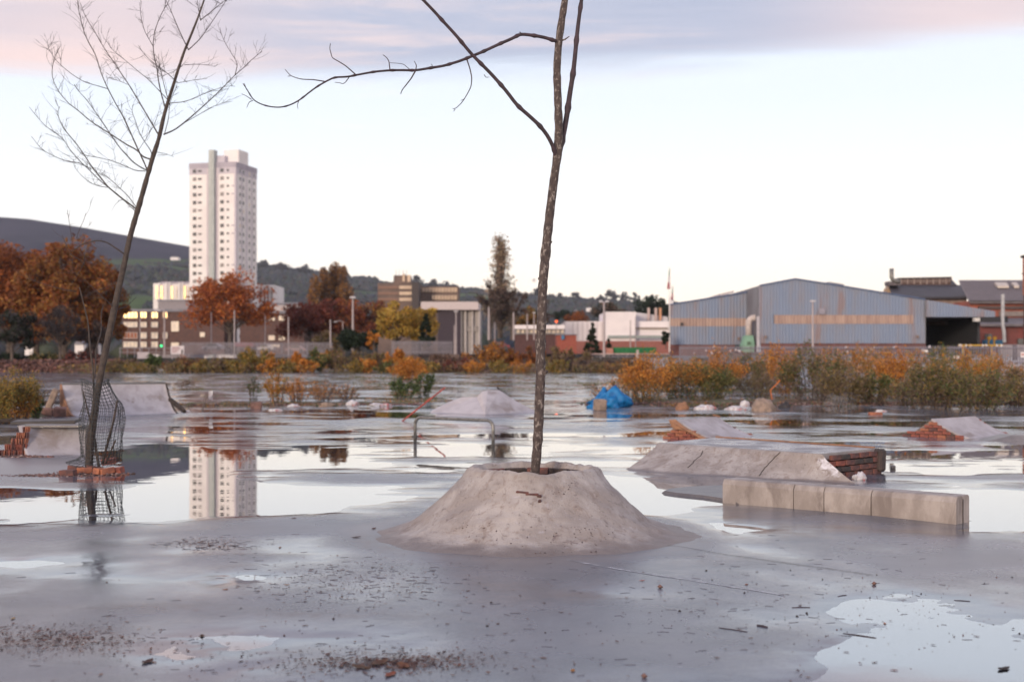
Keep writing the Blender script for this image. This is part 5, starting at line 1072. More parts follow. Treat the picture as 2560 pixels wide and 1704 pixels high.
for (px, h, k, lb) in ((270, 36, 'b', 'right of the leaning trunk'), (345, 34, 'y', 'below the blank whitish board'), (430, 36, 'b', 'below the white site sign'), (505, 40, 'y', 'below the left end of the palisade fence'), (590, 46, 'y', 'just below the red kiosk'), (668, 44, 'o', 'beside the yellow green scrub'), (720, 40, 'y', 'left of the bright orange scrub'), (765, 48, 'o', 'right of the bright orange scrub'), (890, 44, 'y', 'between brambles and dull scrub'), (912, 50, 'o', 'below the spreading dark tree'), (965, 44, 'g', 'left of the central orange bush'), (1075, 38, 'y', 'left of the brown hedge'), (1180, 40, 'o', 'under the rusty thicket'), (1245, 44, 'y', 'below the pale pole at the poplar foot'), (1305, 46, 'o', 'just left of the sapling trunk'), (1395, 44, 'y', 'right of the sapling trunk'), (1500, 36, 'b', 'at the foot of the twin headed lamp'), (1540, 34, 'y', 'below the green skip')):
    bush(px, 931, 60, h*.72, 131, WP[k][1], WP[k][0]+' weeds on the far bank '+lb, 1100, .13, 16, grp=FW, asp=.6, name='weeds', cat='weeds')
# rubble banks
rubble_heap('rubble_bank', 'long bank of red brick rubble at the left', [((x-1280)/F*140, 139, 4.5, 3) for x in range(-20, 300, 45)], 1.35, None, 5200, .22, pal=((.17, .075, .06), (.13, .065, .055), (.22, .12, .10), (.10, .055, .05)))
rubble_heap('rubble_bank', 'pinkish rubble on the far bank right of centre', [((x-1280)/F*139, 138, 3.5, 2.5) for x in list(range(1060, 1500, 50))+[560, 620]], .9, None, 3600, .17, pal=((.20, .12, .11), (.14, .08, .07), (.30, .22, .21), (.10, .07, .06)))
# ------------------------------------------------------------------ buildings
M['white'] = mat('white_cladding', (.80, .76, .75), (.73, .68, .68), .2, .7); M['tgrey'] = mat('grey_cladding', (.40, .36, .42), (.34, .31, .37), .3, .7); M['tgrey2'] = mat('pale_grey_cladding', (.55, .50, .56), (.48, .44, .5), .3, .7)
M['teal'] = mat('shaft_cladding', (.43, .46, .45), (.36, .39, .39), .5, .6); M['glass'] = mat('dark_window', (.05, .055, .06), (.09, .08, .08), 1, .12, spec=.8); M['glass2'] = mat('curtained_window', (.34, .30, .29), (.20, .18, .18), 1, .2)
M['gold'] = mat('sunset_window', (1.0, .72, .36), (.95, .60, .25), .6, .22, metal=.85); M['cream'] = mat('pale_window', (.78, .66, .52), (.55, .46, .40), .8, .25)  # gold metal tint paints the reflected sunset into the panes
M['fbrick'] = mat('far_brown_brick', (.12, .062, .052), (.09, .05, .045), 1, .85); M['slate'] = mat('slate_roof', (.20, .19, .23), (.15, .15, .18), .6, .6); M['frame'] = mat('window_frame', (.6, .55, .53))
def wbox(b, x0, x1, y0, y1, D, dep): a_ = S(x0, y1, D); c_ = S(x1, y0, D); b.box(((a_.x+c_.x)/2, D+dep/2, (a_.z+c_.z)/2), (c_.x-a_.x, dep, c_.z-a_.z)); return b
def boxpart(parent, name, x0, x1, y0, y1, D, dep, m): return wbox(MB(), x0, x1, y0, y1, D, dep).build(name, m, parent)
# tower: local frame, corner nearest to the camera
cor = Vector((-94.9+.0, 440, 1.5)); fd = Vector((-.970, .242, 0)); sdv = Vector((.242, .970, 0)); up = Vector((0, 0, 1))
tw_ = thing('tower_block', cor, 'tall pink white tower block with grey top storeys and a lift shaft', 'tower')
def tb(name, f0, f1, s0, s1, z0, z1, m, parent=None):
    b = MB(); p = [cor+fd*f0+sdv*s0, cor+fd*f1+sdv*s0, cor+fd*f1+sdv*s1, cor+fd*f0+sdv*s1]
    b.prism([q_+up*(z0-1.5) for q_ in p][::-1], up*(z1-z0)); return b.build(name, m, parent or tw_)
FL = 17.6; SL = 16.5; TZ = 69.0
tb('wall', 0, FL, 0, SL, 0, 65, M['white']); tb('upper_band', -.05, FL+.05, -.05, SL+.05, 65, 67.2, M['tgrey2']); tb('parapet', -.12, FL+.12, -.12, SL+.12, 67.2, 69.0, M['tgrey'])
tb('stair_recess', 6.6, 11.0, -.06, .3, 0, 67.2, mat('recess_cladding', (.62, .55, .60)))
tb('lift_shaft', 7.6, 9.6, -1.4, 1.2, 0, 73.2, M['teal']); tb('shaft_fin', 8.45, 8.85, -1.55, -1.38, 0, 73.2, mat('pale_fin', (.55, .56, .55)))
tb('plant_link', 4.5, 7.6, .5, 6, 69, 71.4, M['tgrey2']); tb('plant_room', -1.2+1.4, 5.8, 2.5, 10, 69, 73.6, M['white'])
tb('corner_bay', -.12, .6, -.12, .6, 0, 65, M['tgrey2'])
wme = {}
def winmesh(w, h, m, side):
    k = (w, h, m.name, side)
    if k not in wme:
        b = MB(); ax = fd if side == 0 else sdv; nv = (-sdv if side == 0 else -fd*1.0)
        nv = -sdv if side == 0 else -fd
        p = [ax*(-w/2)-up*h/2, ax*(w/2)-up*h/2, ax*(w/2)+up*h/2, ax*(-w/2)+up*h/2]
        b.prism([q_-nv*.02 for q_ in p], nv*.08); me = bpy.data.meshes.new('window'); me.from_pydata(b.v, [], b.f); me.materials.append(m); wme[k] = me
    return wme[k]
for fl in range(23):
    z = 66.2-fl*2.72
    if z < 8: break
    for (f_, w, h) in ((15.6, 1.35, 1.25), (13.6, 1.4, .75), (5.2, 1.35, 1.25), (3.0, .85, .75), (1.0, 1.3, .4)):
        if f_ == 1.0 and fl % 5 in (0, 1, 4): continue
        m_ = M['glass'] if random.random() < .75 else M['glass2']
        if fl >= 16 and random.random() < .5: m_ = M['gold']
        if f_ == 1.0: m_ = M['tgrey']
        o = link_mesh('window', winmesh(w, h, m_, 0), None, tw_, (cor+fd*f_+up*(z-1.5))-cor+Vector((0, 0, 0))-sdv*(.06 if fl == 0 else 0.0))
    for s_ in (3.2, 5.8, 10.5, 14.2):
        m_ = M['glass'] if random.random() < .5 else (M['glass2'] if random.random() < .8 else M['cream'])
        o = link_mesh('window', winmesh(1.1, 1.2, m_, 1), None, tw_, sdv*s_+up*(z-1.5+random.uniform(-.1, .1)-fd.z)-fd*(.06 if fl == 0 else 0))
for s_ in (4.6, 8.2, 12.4): tb('pilaster', -.10, .05, s_-.25, s_+.25, 0, 65, M['tgrey2'])
# white linked block behind
wl = thing('white_block', S(428, 895, 470), 'low white block left of the tower with gold tinted windows', 'building')
boxpart(wl, 'wall', 383, 476, 708, 895, 470, 20, M['white'])
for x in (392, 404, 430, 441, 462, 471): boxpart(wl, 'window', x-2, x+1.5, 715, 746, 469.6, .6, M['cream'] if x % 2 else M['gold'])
for x in (398, 416, 424, 448, 456): boxpart(wl, 'fin', x-2, x+2, 706, 750, 469.3, .6, M['white'])
boxpart(wl, 'roof_edge', 402, 474, 704, 709, 469.8, 12, M['tgrey'])
wr = thing('white_block', S(668, 895, 470), 'low white block showing right of the tower', 'building')
boxpart(wr, 'wall', 640, 686, 712, 895, 470, 20, M['white'])
for x in (652, 661, 670, 679): boxpart(wr, 'window', x-2, x+2, 717, 756, 469.6, .6, M['glass2'])
# grey hall and brick flats
gh = thing('grey_hall', S(435, 895, 330), 'plain grey roofed hall behind the brick flats', 'building'); boxpart(gh, 'wall', 395, 475, 751, 895, 330, 15, mat('grey_render', (.30, .27, .29))); boxpart(gh, 'roof_edge', 393, 477, 749, 752.5, 329.8, 15.5, M['slate'])
for x in (690, ): pass
gh = thing('pale_hall', S(720, 895, 320), 'pale roofed low building between the orange tree and dark red tree', 'building'); boxpart(gh, 'wall', 670, 745, 760, 895, 320, 14, mat('pale_render', (.52, .46, .46))); boxpart(gh, 'roof', 668, 747, 756, 762, 319.7, 15, M['slate'])
bf = thing('brick_flats', S(480, 880, 300), 'four storey brown brick flats with pale windows left of the tower tree', 'building')
boxpart(bf, 'wall', 306, 560, 778, 885, 300, 14, M['fbrick']); boxpart(bf, 'roof', 304, 562, 772, 778.5, 299.6, 14.8, M['slate'])
for ri, (y0, y1, m_) in enumerate(((780, 794, M['gold']), (805, 817, M['cream']), (831, 845, M['cream']), (854, 867, M['cream']))):
    for (x0, x1) in ((308, 343), (350, 366), (378, 394), (407, 418)):
        mm = m_ if not (x0 == 308 and ri == 2) else mat('orange_balcony', (.40, .15, .08))
        if x0 == 407 and ri in (1, 3): continue
        w_ = boxpart(bf, 'window', x0, x1, y0, y1, 299.8, .4, mm)
        b = MB(); k_ = 3 if x0 == 308 else 1
        for q_ in range(k_+2): xx = x0+(x1-x0)*q_/(k_+1); wbox(b, xx-.5, xx+.5, y0-.6, y1+.6, 299.6, .3)
        wbox(b, x0, x1, y0-.8, y0+.2, 299.62, .3); wbox(b, x0, x1, y1-.2, y1+.8, 299.62, .3); b.build('frame', M['frame'], w_)
for x0, x1, y0, y1 in ((428, 447, 803, 828), (428, 447, 856, 866), (500, 512, 830, 842)): boxpart(bf, 'window', x0, x1, y0, y1, 299.8, .4, M['cream'])
bf2 = thing('brick_flats', S(690, 880, 300), 'brown brick flats showing right of the orange red tree', 'building')
boxpart(bf2, 'wall', 600, 760, 783, 885, 302, 14, M['fbrick']); boxpart(bf2, 'roof', 598, 762, 777, 783.5, 301.6, 14.8, M['slate'])
for x0, x1, y0, y1 in ((671, 687, 789, 801), (697, 712, 789, 801), (671, 687, 838, 850), (697, 712, 838, 850), (640, 655, 789, 801), (725, 738, 789, 801), (640, 700, 860, 868)): boxpart(bf2, 'window', x0, x1, y0, y1, 301.7, .5, M['cream'])
# brown civic block
cv = thing('office_block', S(1040, 895, 420), 'brown and cream banded office block with roof plant', 'building')
cb = mat('brown_concrete', (.17, .115, .095), (.12, .085, .075), .3, .8); cs_ = mat('cream_band', (.62, .47, .34), (.52, .38, .28), .4, .6)
boxpart(cv, 'wall', 944, 1048, 707, 895, 420, 20, cb)
for y in (714, 729, 744): boxpart(cv, 'window_band', 998, 1029, y, y+8, 419.7, .6, cs_); boxpart(cv, 'window_band', 946, 996, y+1, y+7, 419.7, .6, mat('dull_band', (.26, .15, .11)))
boxpart(cv, 'wing', 1046, 1146, 716, 895, 428, 14, cb)
for y, x0 in ((719, 1049), (738, 1080)): 
    boxpart(cv, 'window_band', x0, 1144, y, y+11, 427.7, .6, cs_)
    for x in range(x0+6, 1144, 8): boxpart(cv, 'mullion', x-.6, x+.6, y, y+11, 427.4, .5, cb)
boxpart(cv, 'roof_plant', 984, 1025, 688, 707.5, 424, 8, cb); boxpart(cv, 'roof_plant', 1006, 1012, 684, 703, 423.5, 2, cs_); boxpart(cv, 'roof_plant', 1018, 1026, 687, 704, 423.5, 2, cs_)
boxpart(cv, 'lift_tower', 1029, 1047, 705, 895, 418, 8, mat('dark_core', (.07, .055, .055)))
for x in (990, 998, 1008, 1016): boxpart(cv, 'aerial', x-.4, x+.4, 674, 690, 425, .3, M['black'])
# pale roofed hall in the centre
ch = thing('market_hall', S(1150, 880, 250), 'flat roofed hall with wide pale fascia and dark brick wall', 'building')
boxpart(ch, 'wall', 1095, 1152, 772, 885, 250, 16, mat('dark_purple_brick', (.055, .04, .055))); boxpart(ch, 'fascia', 1052, 1196, 754, 774, 249, 18, mat('pale_fascia', (.58, .50, .50), (.50, .43, .44)))
boxpart(ch, 'wall', 1152, 1200, 774, 885, 251, 14, mat('grey_panel', (.42, .38, .37)))
for x in (1153, 1164, 1181, 1198): boxpart(ch, 'column', x-1.6, x+1.6, 774, 880, 250.2, .5, mat('column_paint', (.55, .5, .49)))
boxpart(ch, 'window', 1168, 1196, 815, 828, 250.6, .5, M['glass2'])
# small far houses
for i, (x, y, w, h, D_, lb) in enumerate(((436, 645, 20, 8, 1650, 'tiny white farm on the green hillside field'), (1440, 783, 18, 14, 520, 'small white house left of the white factory'), (1472, 772, 12, 10, 900, 'tiny pale house on the hill foot'), (1335, 700, 10, 5, 2000, 'pale speck of a house near the ridge'), (198, 870, 22, 36, 210, 'white gable between the trunks of the bare tree'), (72, 872, 20, 24, 210, 'pale wall glimpsed under the russet trees'), (238, 868, 18, 26, 215, 'pale house end behind the bramble at left'))):
    hs = thing('white_house', S(x, y+h/2, D_), lb, 'house', 'small white houses in the distance'); a_ = S(x-w/2, y+h/2, D_); c_ = S(x+w/2, y-h/2, D_); wv_ = c_.x-a_.x; hv = c_.z-a_.z
    b = MB(); b.box(((a_.x+c_.x)/2, D_+wv_/2, a_.z+hv*.3), (wv_, wv_, hv*.9)); b.build('wall', M['white'], hs)
    b = MB(); z_ = a_.z+hv*.75; b.prism([Vector((a_.x-.1, D_-.2, z_)), Vector((c_.x+.1, D_-.2, z_)), Vector(((a_.x+c_.x)/2, D_-.2, z_+hv*.45))], (0, wv_+.4, 0)); b.build('roof', M['slate'], hs)
# white factory
wf = thing('white_factory', S(1540, 870, 250), 'long white sheet clad factory with roof vents', 'factory')
wm2 = mat('white_sheet', (.78, .72, .73), (.70, .64, .66), .3, .6)
boxpart(wf, 'wall', 1413, 1516, 803, 884, 252, 25, wm2); boxpart(wf, 'wall', 1514, 1590, 779, 884, 248, 18, wm2); boxpart(wf, 'wall', 1588, 1672, 803, 884, 250, 20, wm2)
b = MB(); b.prism([S(1588, 780, 256), S(1610, 783, 256), S(1670, 792, 256), S(1670, 806, 256), S(1588, 806, 256)], (0, 16, 0)); b.build('roof', mat('grey_sheet', (.55, .52, .54)), wf)
boxpart(wf, 'window_band', 1590, 1670, 818, 822, 249.6, .6, mat('dull_strip', (.28, .22, .18))); boxpart(wf, 'window_band', 1520, 1670, 838, 845, 247.6, .6, mat('green_grey_strip', (.30, .34, .33)))
boxpart(wf, 'brick_base', 1440, 1672, 852, 884, 246.8, .8, mat('red_base', (.30, .11, .09)))
for x in (1622, 1640, 1651): boxpart(wf, 'roof_vent', x-2.6, x+2.6, 769, 800, 255, 1, mat('vent_%d' % x, (.50, .38, .34) if x != 1651 else (.55, .28, .16)))
for x in range(1432, 1510, 12): boxpart(wf, 'cladding_joint', x-.4, x+.4, 804, 850, 251.7, .4, mat('joint_grey', (.6, .55, .56)))
lw = thing('flat_building', S(1340, 870, 210), 'long low white roofed building left of the factory', 'building'); boxpart(lw, 'fascia', 1285, 1412, 812, 822, 210, 10, wm2); boxpart(lw, 'wall', 1287, 1410, 822, 835, 211, 9, mat('grey_panel2', (.30, .29, .31))); boxpart(lw, 'base', 1287, 1410, 835, 884, 211.2, 9, mat('maroon_base', (.10, .045, .045)))
for x in range(1296, 1410, 11): boxpart(lw, 'window', x-3.5, x+3.5, 824, 832, 210.7, .4, M['cream'])
rk = thing('red_store', S(1415, 870, 180), 'red brick store left of the cone shaped conifer', 'building'); boxpart(rk, 'wall', 1392, 1441, 837, 884, 182, 6, mat('store_brick', (.33, .085, .06))); boxpart(rk, 'door', 1403, 1411, 838, 848, 181.6, .5, mat('blue_sign', (.08, .2, .35))); boxpart(rk, 'roof', 1390, 1443, 835, 837.2, 181.8, 6.4, M['slate'])
gc = thing('green_container', S(1590, 880, 150), 'long low green skip beside the railings', 'skip'); boxpart(gc, 'body', 1532, 1640, 868, 882, 150, 2.4, mat('green_paint', (.02, .17, .06))); boxpart(gc, 'end_panel', 1516, 1533, 870, 886, 149.5, 1.5, mat('salmon_paint', (.45, .20, .15)))
for x in range(1545, 1640, 12): boxpart(gc, 'rib', x-.7, x+.7, 867, 883, 149.9, .15, mat('green_rib', (.03, .2, .07)))
# blue warehouse with corrugated sheets
def corr(parent, name, pts, ybot, D, m, pitch=4.9, amp=.045):
    """pts: roofline in photo px, left to right, ybot number"""
    xs = [p[0] for p in pts]; ys = [p[1] for p in pts]; vs = []; fs = []; x = xs[0]; i = 0
    while x <= xs[-1]+.01:
        off = amp if i % 4 in (0, 1) else -amp
        a_ = S(x, float(np.interp(x, xs, ys)), D); c_ = S(x, ybot, D); vs += [(a_.x, D-off, a_.z), (c_.x, D-off, c_.z)]; i += 1; x += pitch/4 if False else pitch/2.5
    fs = [(2*k, 2*k+1, 2*k+3, 2*k+2) for k in range(len(vs)//2-1)]; b = MB(); b.add(vs, fs); return b.build(name, m, parent)
m, t, p = newmat('blue_sheet'); M['blue'] = m; oc = N(t, 'ShaderNodeTexCoord').outputs['Object']
mp = N(t, 'ShaderNodeMapping'); mp.inputs['Scale'].default_value = (1.3, 1.3, .22); t.links.new(oc, mp.inputs[0])
n1 = noise(t, mp.outputs[0], .55, 6, .6); n2 = noise(t, oc, .25, 3)
c = mixc(t, maprange(t, n1, .40, .58), (.195, .24, .335), (.22, .235, .29)); c = mixc(t, maprange(t, n1, .56, .66, 0, .75), c, (.25, .17, .16)); c = mixc(t, maprange(t, n2, .4, .7, 0, .3), c, (.22, .27, .37))
t.links.new(c, p.inputs['Base Color']); p.inputs['Roughness'].default_value = .55
M['beige'] = mat('beige_sheet', (.42, .30, .25), (.32, .22, .19), .8, .7, stretch=(2, 2, .3)); M['wbrick'] = mat('warehouse_brick', (.16, .065, .06), (.11, .05, .05), 1, .85); M['rroof'] = mat('warehouse_roof', (.22, .22, .24), (.17, .16, .18), .4, .7)
bw = thing('blue_warehouse', S(1990, 877, 130), 'large rust streaked blue corrugated warehouse with beige band', 'warehouse')
DL, DR_ = 137, 130
left = [(1675, 761), (1702, 756), (1729, 752), (1886, 727)]; right = [(1899, 713), (1988, 696.5), (2071, 709), (2314, 748)]
corr(bw, 'upper_cladding', left, 795, DL, M['blue']); corr(bw, 'band', [(1675, 795), (1866, 795)], 815, DL-.02, M['beige']); corr(bw, 'upper_cladding', [(1866, 795), (1886, 795)], 815, DL, M['blue']); corr(bw, 'lower_cladding', [(1675, 815), (1886, 815)], 861, DL, M['blue'])
corr(bw, 'upper_cladding', right, 787, DR_, M['blue']); corr(bw, 'cladding_panel', [(1899, 787), (1936, 787)], 809, DR_, M['blue']); corr(bw, 'band', [(1936, 787), (2283, 787)], 809, DR_-.02, M['beige']); corr(bw, 'cladding_panel', [(2283, 787), (2314, 787)], 809, DR_, M['blue']); corr(bw, 'lower_cladding', [(1899, 809), (2314, 809)], 858, DR_, M['blue'])
b = MB(); b.prism([S(1675, 861, DL+.1), S(1888, 861, DL+.1), S(1888, 890, DL+.1), S(1675, 890, DL+.1)], (5.6, 30, 0)); b.build('brick_base', M['wbrick'], bw)
b = MB(); b.prism([S(1899, 858, DR_+.1), S(2314, 858, DR_+.1), S(2314, 884, DR_+.1), S(1899, 884, DR_+.1)], (0, 30, 0)); b.build('brick_base', M['wbrick'], bw)
b = MB(); b.prism([S(x, y, DL+.12) for x, y in left]+[S(1888, 861, DL+.12), S(1675, 861, DL+.12)], (6, 32, 0)); b.build('body', M['rroof'], bw)
b = MB(); b.prism([S(x, y+.6, DR_+.12) for x, y in right]+[S(2314, 858, DR_+.12), S(1899, 858, DR_+.12)], (0, 40, 0)); b.build('body', M['rroof'], bw)
b = MB(); b.add([S(1898.6, 712, DR_), S(1887, 726, DL), S(1887, 880, DL), S(1898.6, 880, DR_)], [(0, 1, 2, 3)]); o = b.build('return_wall', mat('pale_blue_sheet', (.42, .44, .52)), bw); md = o.modifiers.new('s', 'SOLIDIFY'); md.thickness = .1
for (pts, D_) in ((left, DL), (right, DR_)):
    for i in range(len(pts)-1):
        a_, c_ = S(*pts[i], D_-.12), S(*pts[i+1], D_-.12); b = MB(); b.tube([a_, c_], .07, 4); b.build('verge_trim', mat('trim', (.10, .14, .24)), bw)
b = MB(); b.prism([S(1801, 734, DL+2), S(1835, 726, DL+2), S(1835, 731, DL+2), S(1801, 740, DL+2)], (0, 20, 0)); b.build('skylight', mat('skylight', (.5, .45, .45)), bw)
b = MB(); b.prism([S(2072, 704, DR_+2), S(2110, 710, DR_+2), S(2110, 716, DR_+2), S(2072, 710, DR_+2)], (0, 20, 0)); b.build('skylight', M['rroof'], bw)
for x, y in ((1705, 810), ): boxpart(bw, 'vent', x-3, x+3, y-4, y+3, DL-.3, .3, M['black'])
for x, y, D_ in ((1847, 846, DL), (1915, 842, DR_), (2295, 841, DR_)): boxpart(bw, 'wall_lamp', x-2.5, x+2.5, y-3.5, y+3.5, D_-.4, .3, mat('lamp_box', (.25, .18, .16)))
boxpart(bw, 'notice', 2048, 2063, 770, 785, DR_-.25, .15, mat('grey_notice', (.30, .28, .33)))
boxpart(bw, 'door', 1838, 1855, 861, 880, DL-.1, .15, mat('dark_teal', (.01, .03, .045)))
# canopy and dark bay
cp = thing('loading_bay', S(2400, 862, 130), 'dark open loading bay under a blue sloping canopy', 'loading bay')
corr(cp, 'canopy_fascia', [(2315, 749), (2488, 778)], 792, 129.6, M['blue'])
b = MB(); b.prism([S(2316, 751, 130), S(2488, 780, 130), S(2488, 791, 130), S(2316, 791, 130)], (0, 22, 0)); b.build('canopy_roof', M['rroof'], cp)
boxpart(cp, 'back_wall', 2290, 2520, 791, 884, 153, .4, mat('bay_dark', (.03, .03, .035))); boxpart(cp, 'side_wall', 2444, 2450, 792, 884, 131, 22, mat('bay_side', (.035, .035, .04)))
boxpart(cp, 'beam', 2320, 2440, 803, 812, 140, .6, mat('beam_brown', (.07, .05, .045)))
df = boxpart(cp, 'door', 2340, 2388, 837, 884, 146, .3, mat('bay_door', (.10, .055, .03)))
for (x0, x1, y0, y1) in ((2336, 2340, 832, 884), (2388, 2393, 832, 884), (2340, 2388, 832, 837)): boxpart(cp, 'door_frame', x0, x1, y0, y1, 145.8, .5, mat('door_frame', (.33, .25, .27)))
boxpart(cp, 'flood_lamp', 2437, 2450, 794, 803, 128.5, .6, mat('lamp_white', (.65, .62, .58)))
# green dust extractor with elbow duct
dx = thing('dust_extractor', S(1873, 880, 133), 'pale green dust extractor with a bent white duct against the warehouse', 'machine')
b = MB(); b.prism([S(1856, 880, 132), S(1856, 862, 132), S(1863, 838, 132), S(1883, 838, 132), S(1887, 862, 132), S(1887, 880, 132)], (0, 1.4, 0)); b.build('hopper', mat('pale_green_paint', (.24, .42, .31), (.18, .32, .24), 1), dx)
b = MB(); pts = [S(1872, 838, 132.6), S(1872, 806, 132.6)]+[S(1872+16*(1-math.cos(k*.26)), 806-12*math.sin(k*.26), 132.6) for k in range(1, 7)]+[S(1897, 794, 132.6)]; b.tube(pts, .33, 12); b.build('duct', mat('duct_paint', (.58, .50, .47)), dx, smooth=True)
boxpart(dx, 'hatch', 1868, 1877, 853, 862, 131.9, .1, mat('hatch_green', (.12, .2, .14))); boxpart(dx, 'downpipe', 1893, 1898, 790, 880, 130, .3, mat('pipe_grey', (.5, .47, .5)))
# old works at right
ow = thing('old_works', S(2330, 870, 175), 'old dark roofed works with a clerestory lantern', 'factory'); dkr = mat('dark_slate', (.045, .04, .05), (.03, .027, .033), .5, .6)
def slope(parent, name, x0, x1, yr, ye, D0, D1, m, xr0=None, xr1=None, th=.25):
    """roof plane: eave at D0 (x0..x1, ye), ridge at D1 (xr0..xr1, yr)"""
    p = [S(x0, ye, D0), S(x1, ye, D0), S(xr1 or x1, yr, D1), S(xr0 or x0, yr, D1)]; b = MB(); b.prism(p, (0, 0, -th)); return b.build(name, m, parent)
slope(ow, 'roof', 2232, 2418, 712, 742, 170, 179, dkr, 2222, 2405); boxpart(ow, 'wall', 2240, 2417, 741, 884, 171, 8, mat('dirty_render', (.34, .25, .22), (.20, .14, .13), .8))
b = MB(); b.prism([S(2220, 722, 178), S(2226, 713, 178), S(2234, 736, 178), S(2216, 736, 178)], (0, 2, 0)); b.build('gable', mat('buff_gable', (.42, .29, .19)), ow)
boxpart(ow, 'lantern_wall', 2252, 2380, 695, 712.5, 180, 3, mat('lantern_brown', (.12, .075, .07))); 
for x in range(2254, 2372, 16): boxpart(ow, 'mullion', x-1.4, x+1.4, 696, 710, 179.8, .3, mat('mullion_pale', (.36, .28, .26)))
for x in range(2257, 2370, 16): boxpart(ow, 'window', x, x+11, 697, 706, 179.9, .2, mat('lantern_glass', (.20, .15, .14)))
b = MB(); b.prism([S(2249, 694, 179.5), S(2379, 691.5, 179.5), S(2380, 694, 179.5), S(2250, 696, 179.5)], (0, 4, 0)); b.build('lantern_roof', dkr, ow)
slope(ow, 'roof', 2377, 2392, 700, 711, 178, 180, dkr, 2377, 2381)
b = MB(); pts = [S(2229, 671, 176), S(2229, 692, 176), S(2232, 699, 176), S(2240, 703, 176), S(2250, 703, 176)]; b.tube(pts, .29, 10); b.build('flue', M['rail'], ow, smooth=True)
boxpart(ow, 'flue_box', 2222, 2252, 703, 713, 176, 2, mat('flue_grey', (.14, .12, .13)))
ow2 = thing('corrugated_works', S(2490, 870, 160), 'long corrugated grey roofed brick works at the right edge', 'factory')
cr_ = mat('grey_corrugated', (.17, .145, .155), (.11, .095, .10), .6, .7); slope(ow2, 'roof', 2424, 2640, 701, 753, 160, 172, cr_, 2398, 2620)
b = MB()
for k in range(46): 
    u = k/45; a_ = S(2424+216*u, 752.3, 159.9); c_ = S(2398+222*u, 700.5, 171.9); b.tube([a_, c_], .10, 4, cap=False)
tag(b.build('roof_ribs', mat('rib_light', (.24, .205, .215)), ow2), kind='stuff')
for (x0, x1) in ((2486, 2516), (2528, 2542)):
    b = MB(); b.prism([S(x0+8, 720, 166.3), S(x1+6, 720, 166.3), S(x1, 711, 168.6), S(x0, 711, 168.6)], (0, 0, .3)); b.build('skylight', mat('roof_glass', (.6, .52, .46)), ow2)
boxpart(ow2, 'wall', 2424, 2640, 752, 800, 161, 6, mat('orange_brick', (.34, .105, .07), (.24, .08, .06), .8)); boxpart(ow2, 'fascia', 2448, 2640, 765, 772, 160.5, .5, mat('dark_fascia', (.10, .07, .07))); boxpart(ow2, 'window_band', 2500, 2640, 778, 790, 160.6, .5, mat('dim_glazing', (.25, .21, .20)))
slope(ow2, 'low_roof', 2452, 2640, 794, 810, 150, 160, cr_, 2440, 2630); boxpart(ow2, 'low_wall', 2450, 2640, 809, 884, 151, 6, mat('deep_red_brick', (.20, .055, .05), (.15, .05, .045), .6))
for (x0, x1, y0, y1) in ((2463, 2480, 834, 852), (2545, 2562, 846, 860)): boxpart(ow2, 'window', x0, x1, y0, y1, 150.7, .4, M['glass'])
boxpart(ow2, 'blue_bin', 2463, 2508, 849, 862, 149, 1, mat('blue_bin', (.03, .12, .22)))
b = MB(); b.tube([S(2507, 735, 148), S(2507, 810, 148), S(2510, 830, 148), S(2511, 856, 148)], .2, 10); tag(b.build('steel_flue', mat('flue_metal', (.42, .42, .44), None, 3, .45), origin=tuple(S(2507, 880, 148))), 'slim grey metal flue in front of the corrugated works', 'flue')
cm = thing('brick_chimney', S(2575, 880, 140), 'square orange brick chimney at the right edge', 'chimney'); boxpart(cm, 'stack', 2573, 2615, 640, 735, 140, 1.8, mat('chimney_brick', (.42, .15, .08), (.30, .11, .07), 1)); boxpart(cm, 'cap', 2571, 2617, 635, 641, 139.8, 2.2, M['soil']); boxpart(cm, 'strap', 2572, 2616, 680, 682, 139.9, 2, M['soil']); boxpart(cm, 'lower_stack', 2575, 2615, 735, 884, 140, 1.8, M['fbrick'])
for (x, lb) in ((2473, 'left yellow loader arm before the red brick works'), (2487, 'right yellow loader arm before the red brick works')):
    b = MB(); b.box(tuple(S(x, 845, 145)), (.3, .3, .35)); b.tube([S(x, 845, 145), S(x-2, 857, 145), S(x+1, 864, 145)], .09, 6); tag(b.build('yellow_bollard', mat('yellow_paint', (.62, .33, .02)), origin=tuple(S(x, 880, 145))), lb, 'machine')
# ------------------------------------------------------------------ fences, barriers, street furniture
def palisade(x0, x1, ytop, ybot, D0, D1, label, pitch, m):
    f_ = thing('palisade_fence', S((x0+x1)/2, ybot, (D0+D1)/2), label, 'fence'); b = MB(); x = x0; 
    while x < x1:
        u = (x-x0)/(x1-x0); D_ = D0+(D1-D0)*u; a_ = S(x, ybot, D_); c_ = S(x, ytop, D_); w = .07/2
        b.box((a_.x, D_, (a_.z+c_.z)/2), (w*2, .03, c_.z-a_.z)); t_ = c_.z; b.add([(a_.x-w, D_, t_), (a_.x+w, D_, t_), (a_.x, D_, t_+.09)], [(0, 1, 2)])
        x += pitch*F/D_
    tag(b.build('pales', m, f_), kind='stuff')
    for y in (ytop+4, ybot-6):
        b = MB(); b.tube([S(x0, y, D0+.05), S(x1, y, D1+.05)], .035, 4); b.build('rail', m, f_)
    n = int((x1-x0)/(2.7*F/((D0+D1)/2)))
    for i in range(n+1):
        u = i/max(1, n); D_ = D0+(D1-D0)*u+.12; x = x0+(x1-x0)*u; b = MB(); a_ = S(x, ybot, D_); c_ = S(x, ytop, D_); b.box((a_.x, D_, (a_.z+c_.z)/2), (.09, .09, c_.z-a_.z)); b.build('post', m, f_)
M['pale'] = mat('galvanised_pales', (.22, .20, .235), (.17, .155, .175), 1, .6)
palisade(1700, 2600, 866, 912, 92, 80, 'grey palisade fence in front of the blue warehouse', .155, M['pale'])
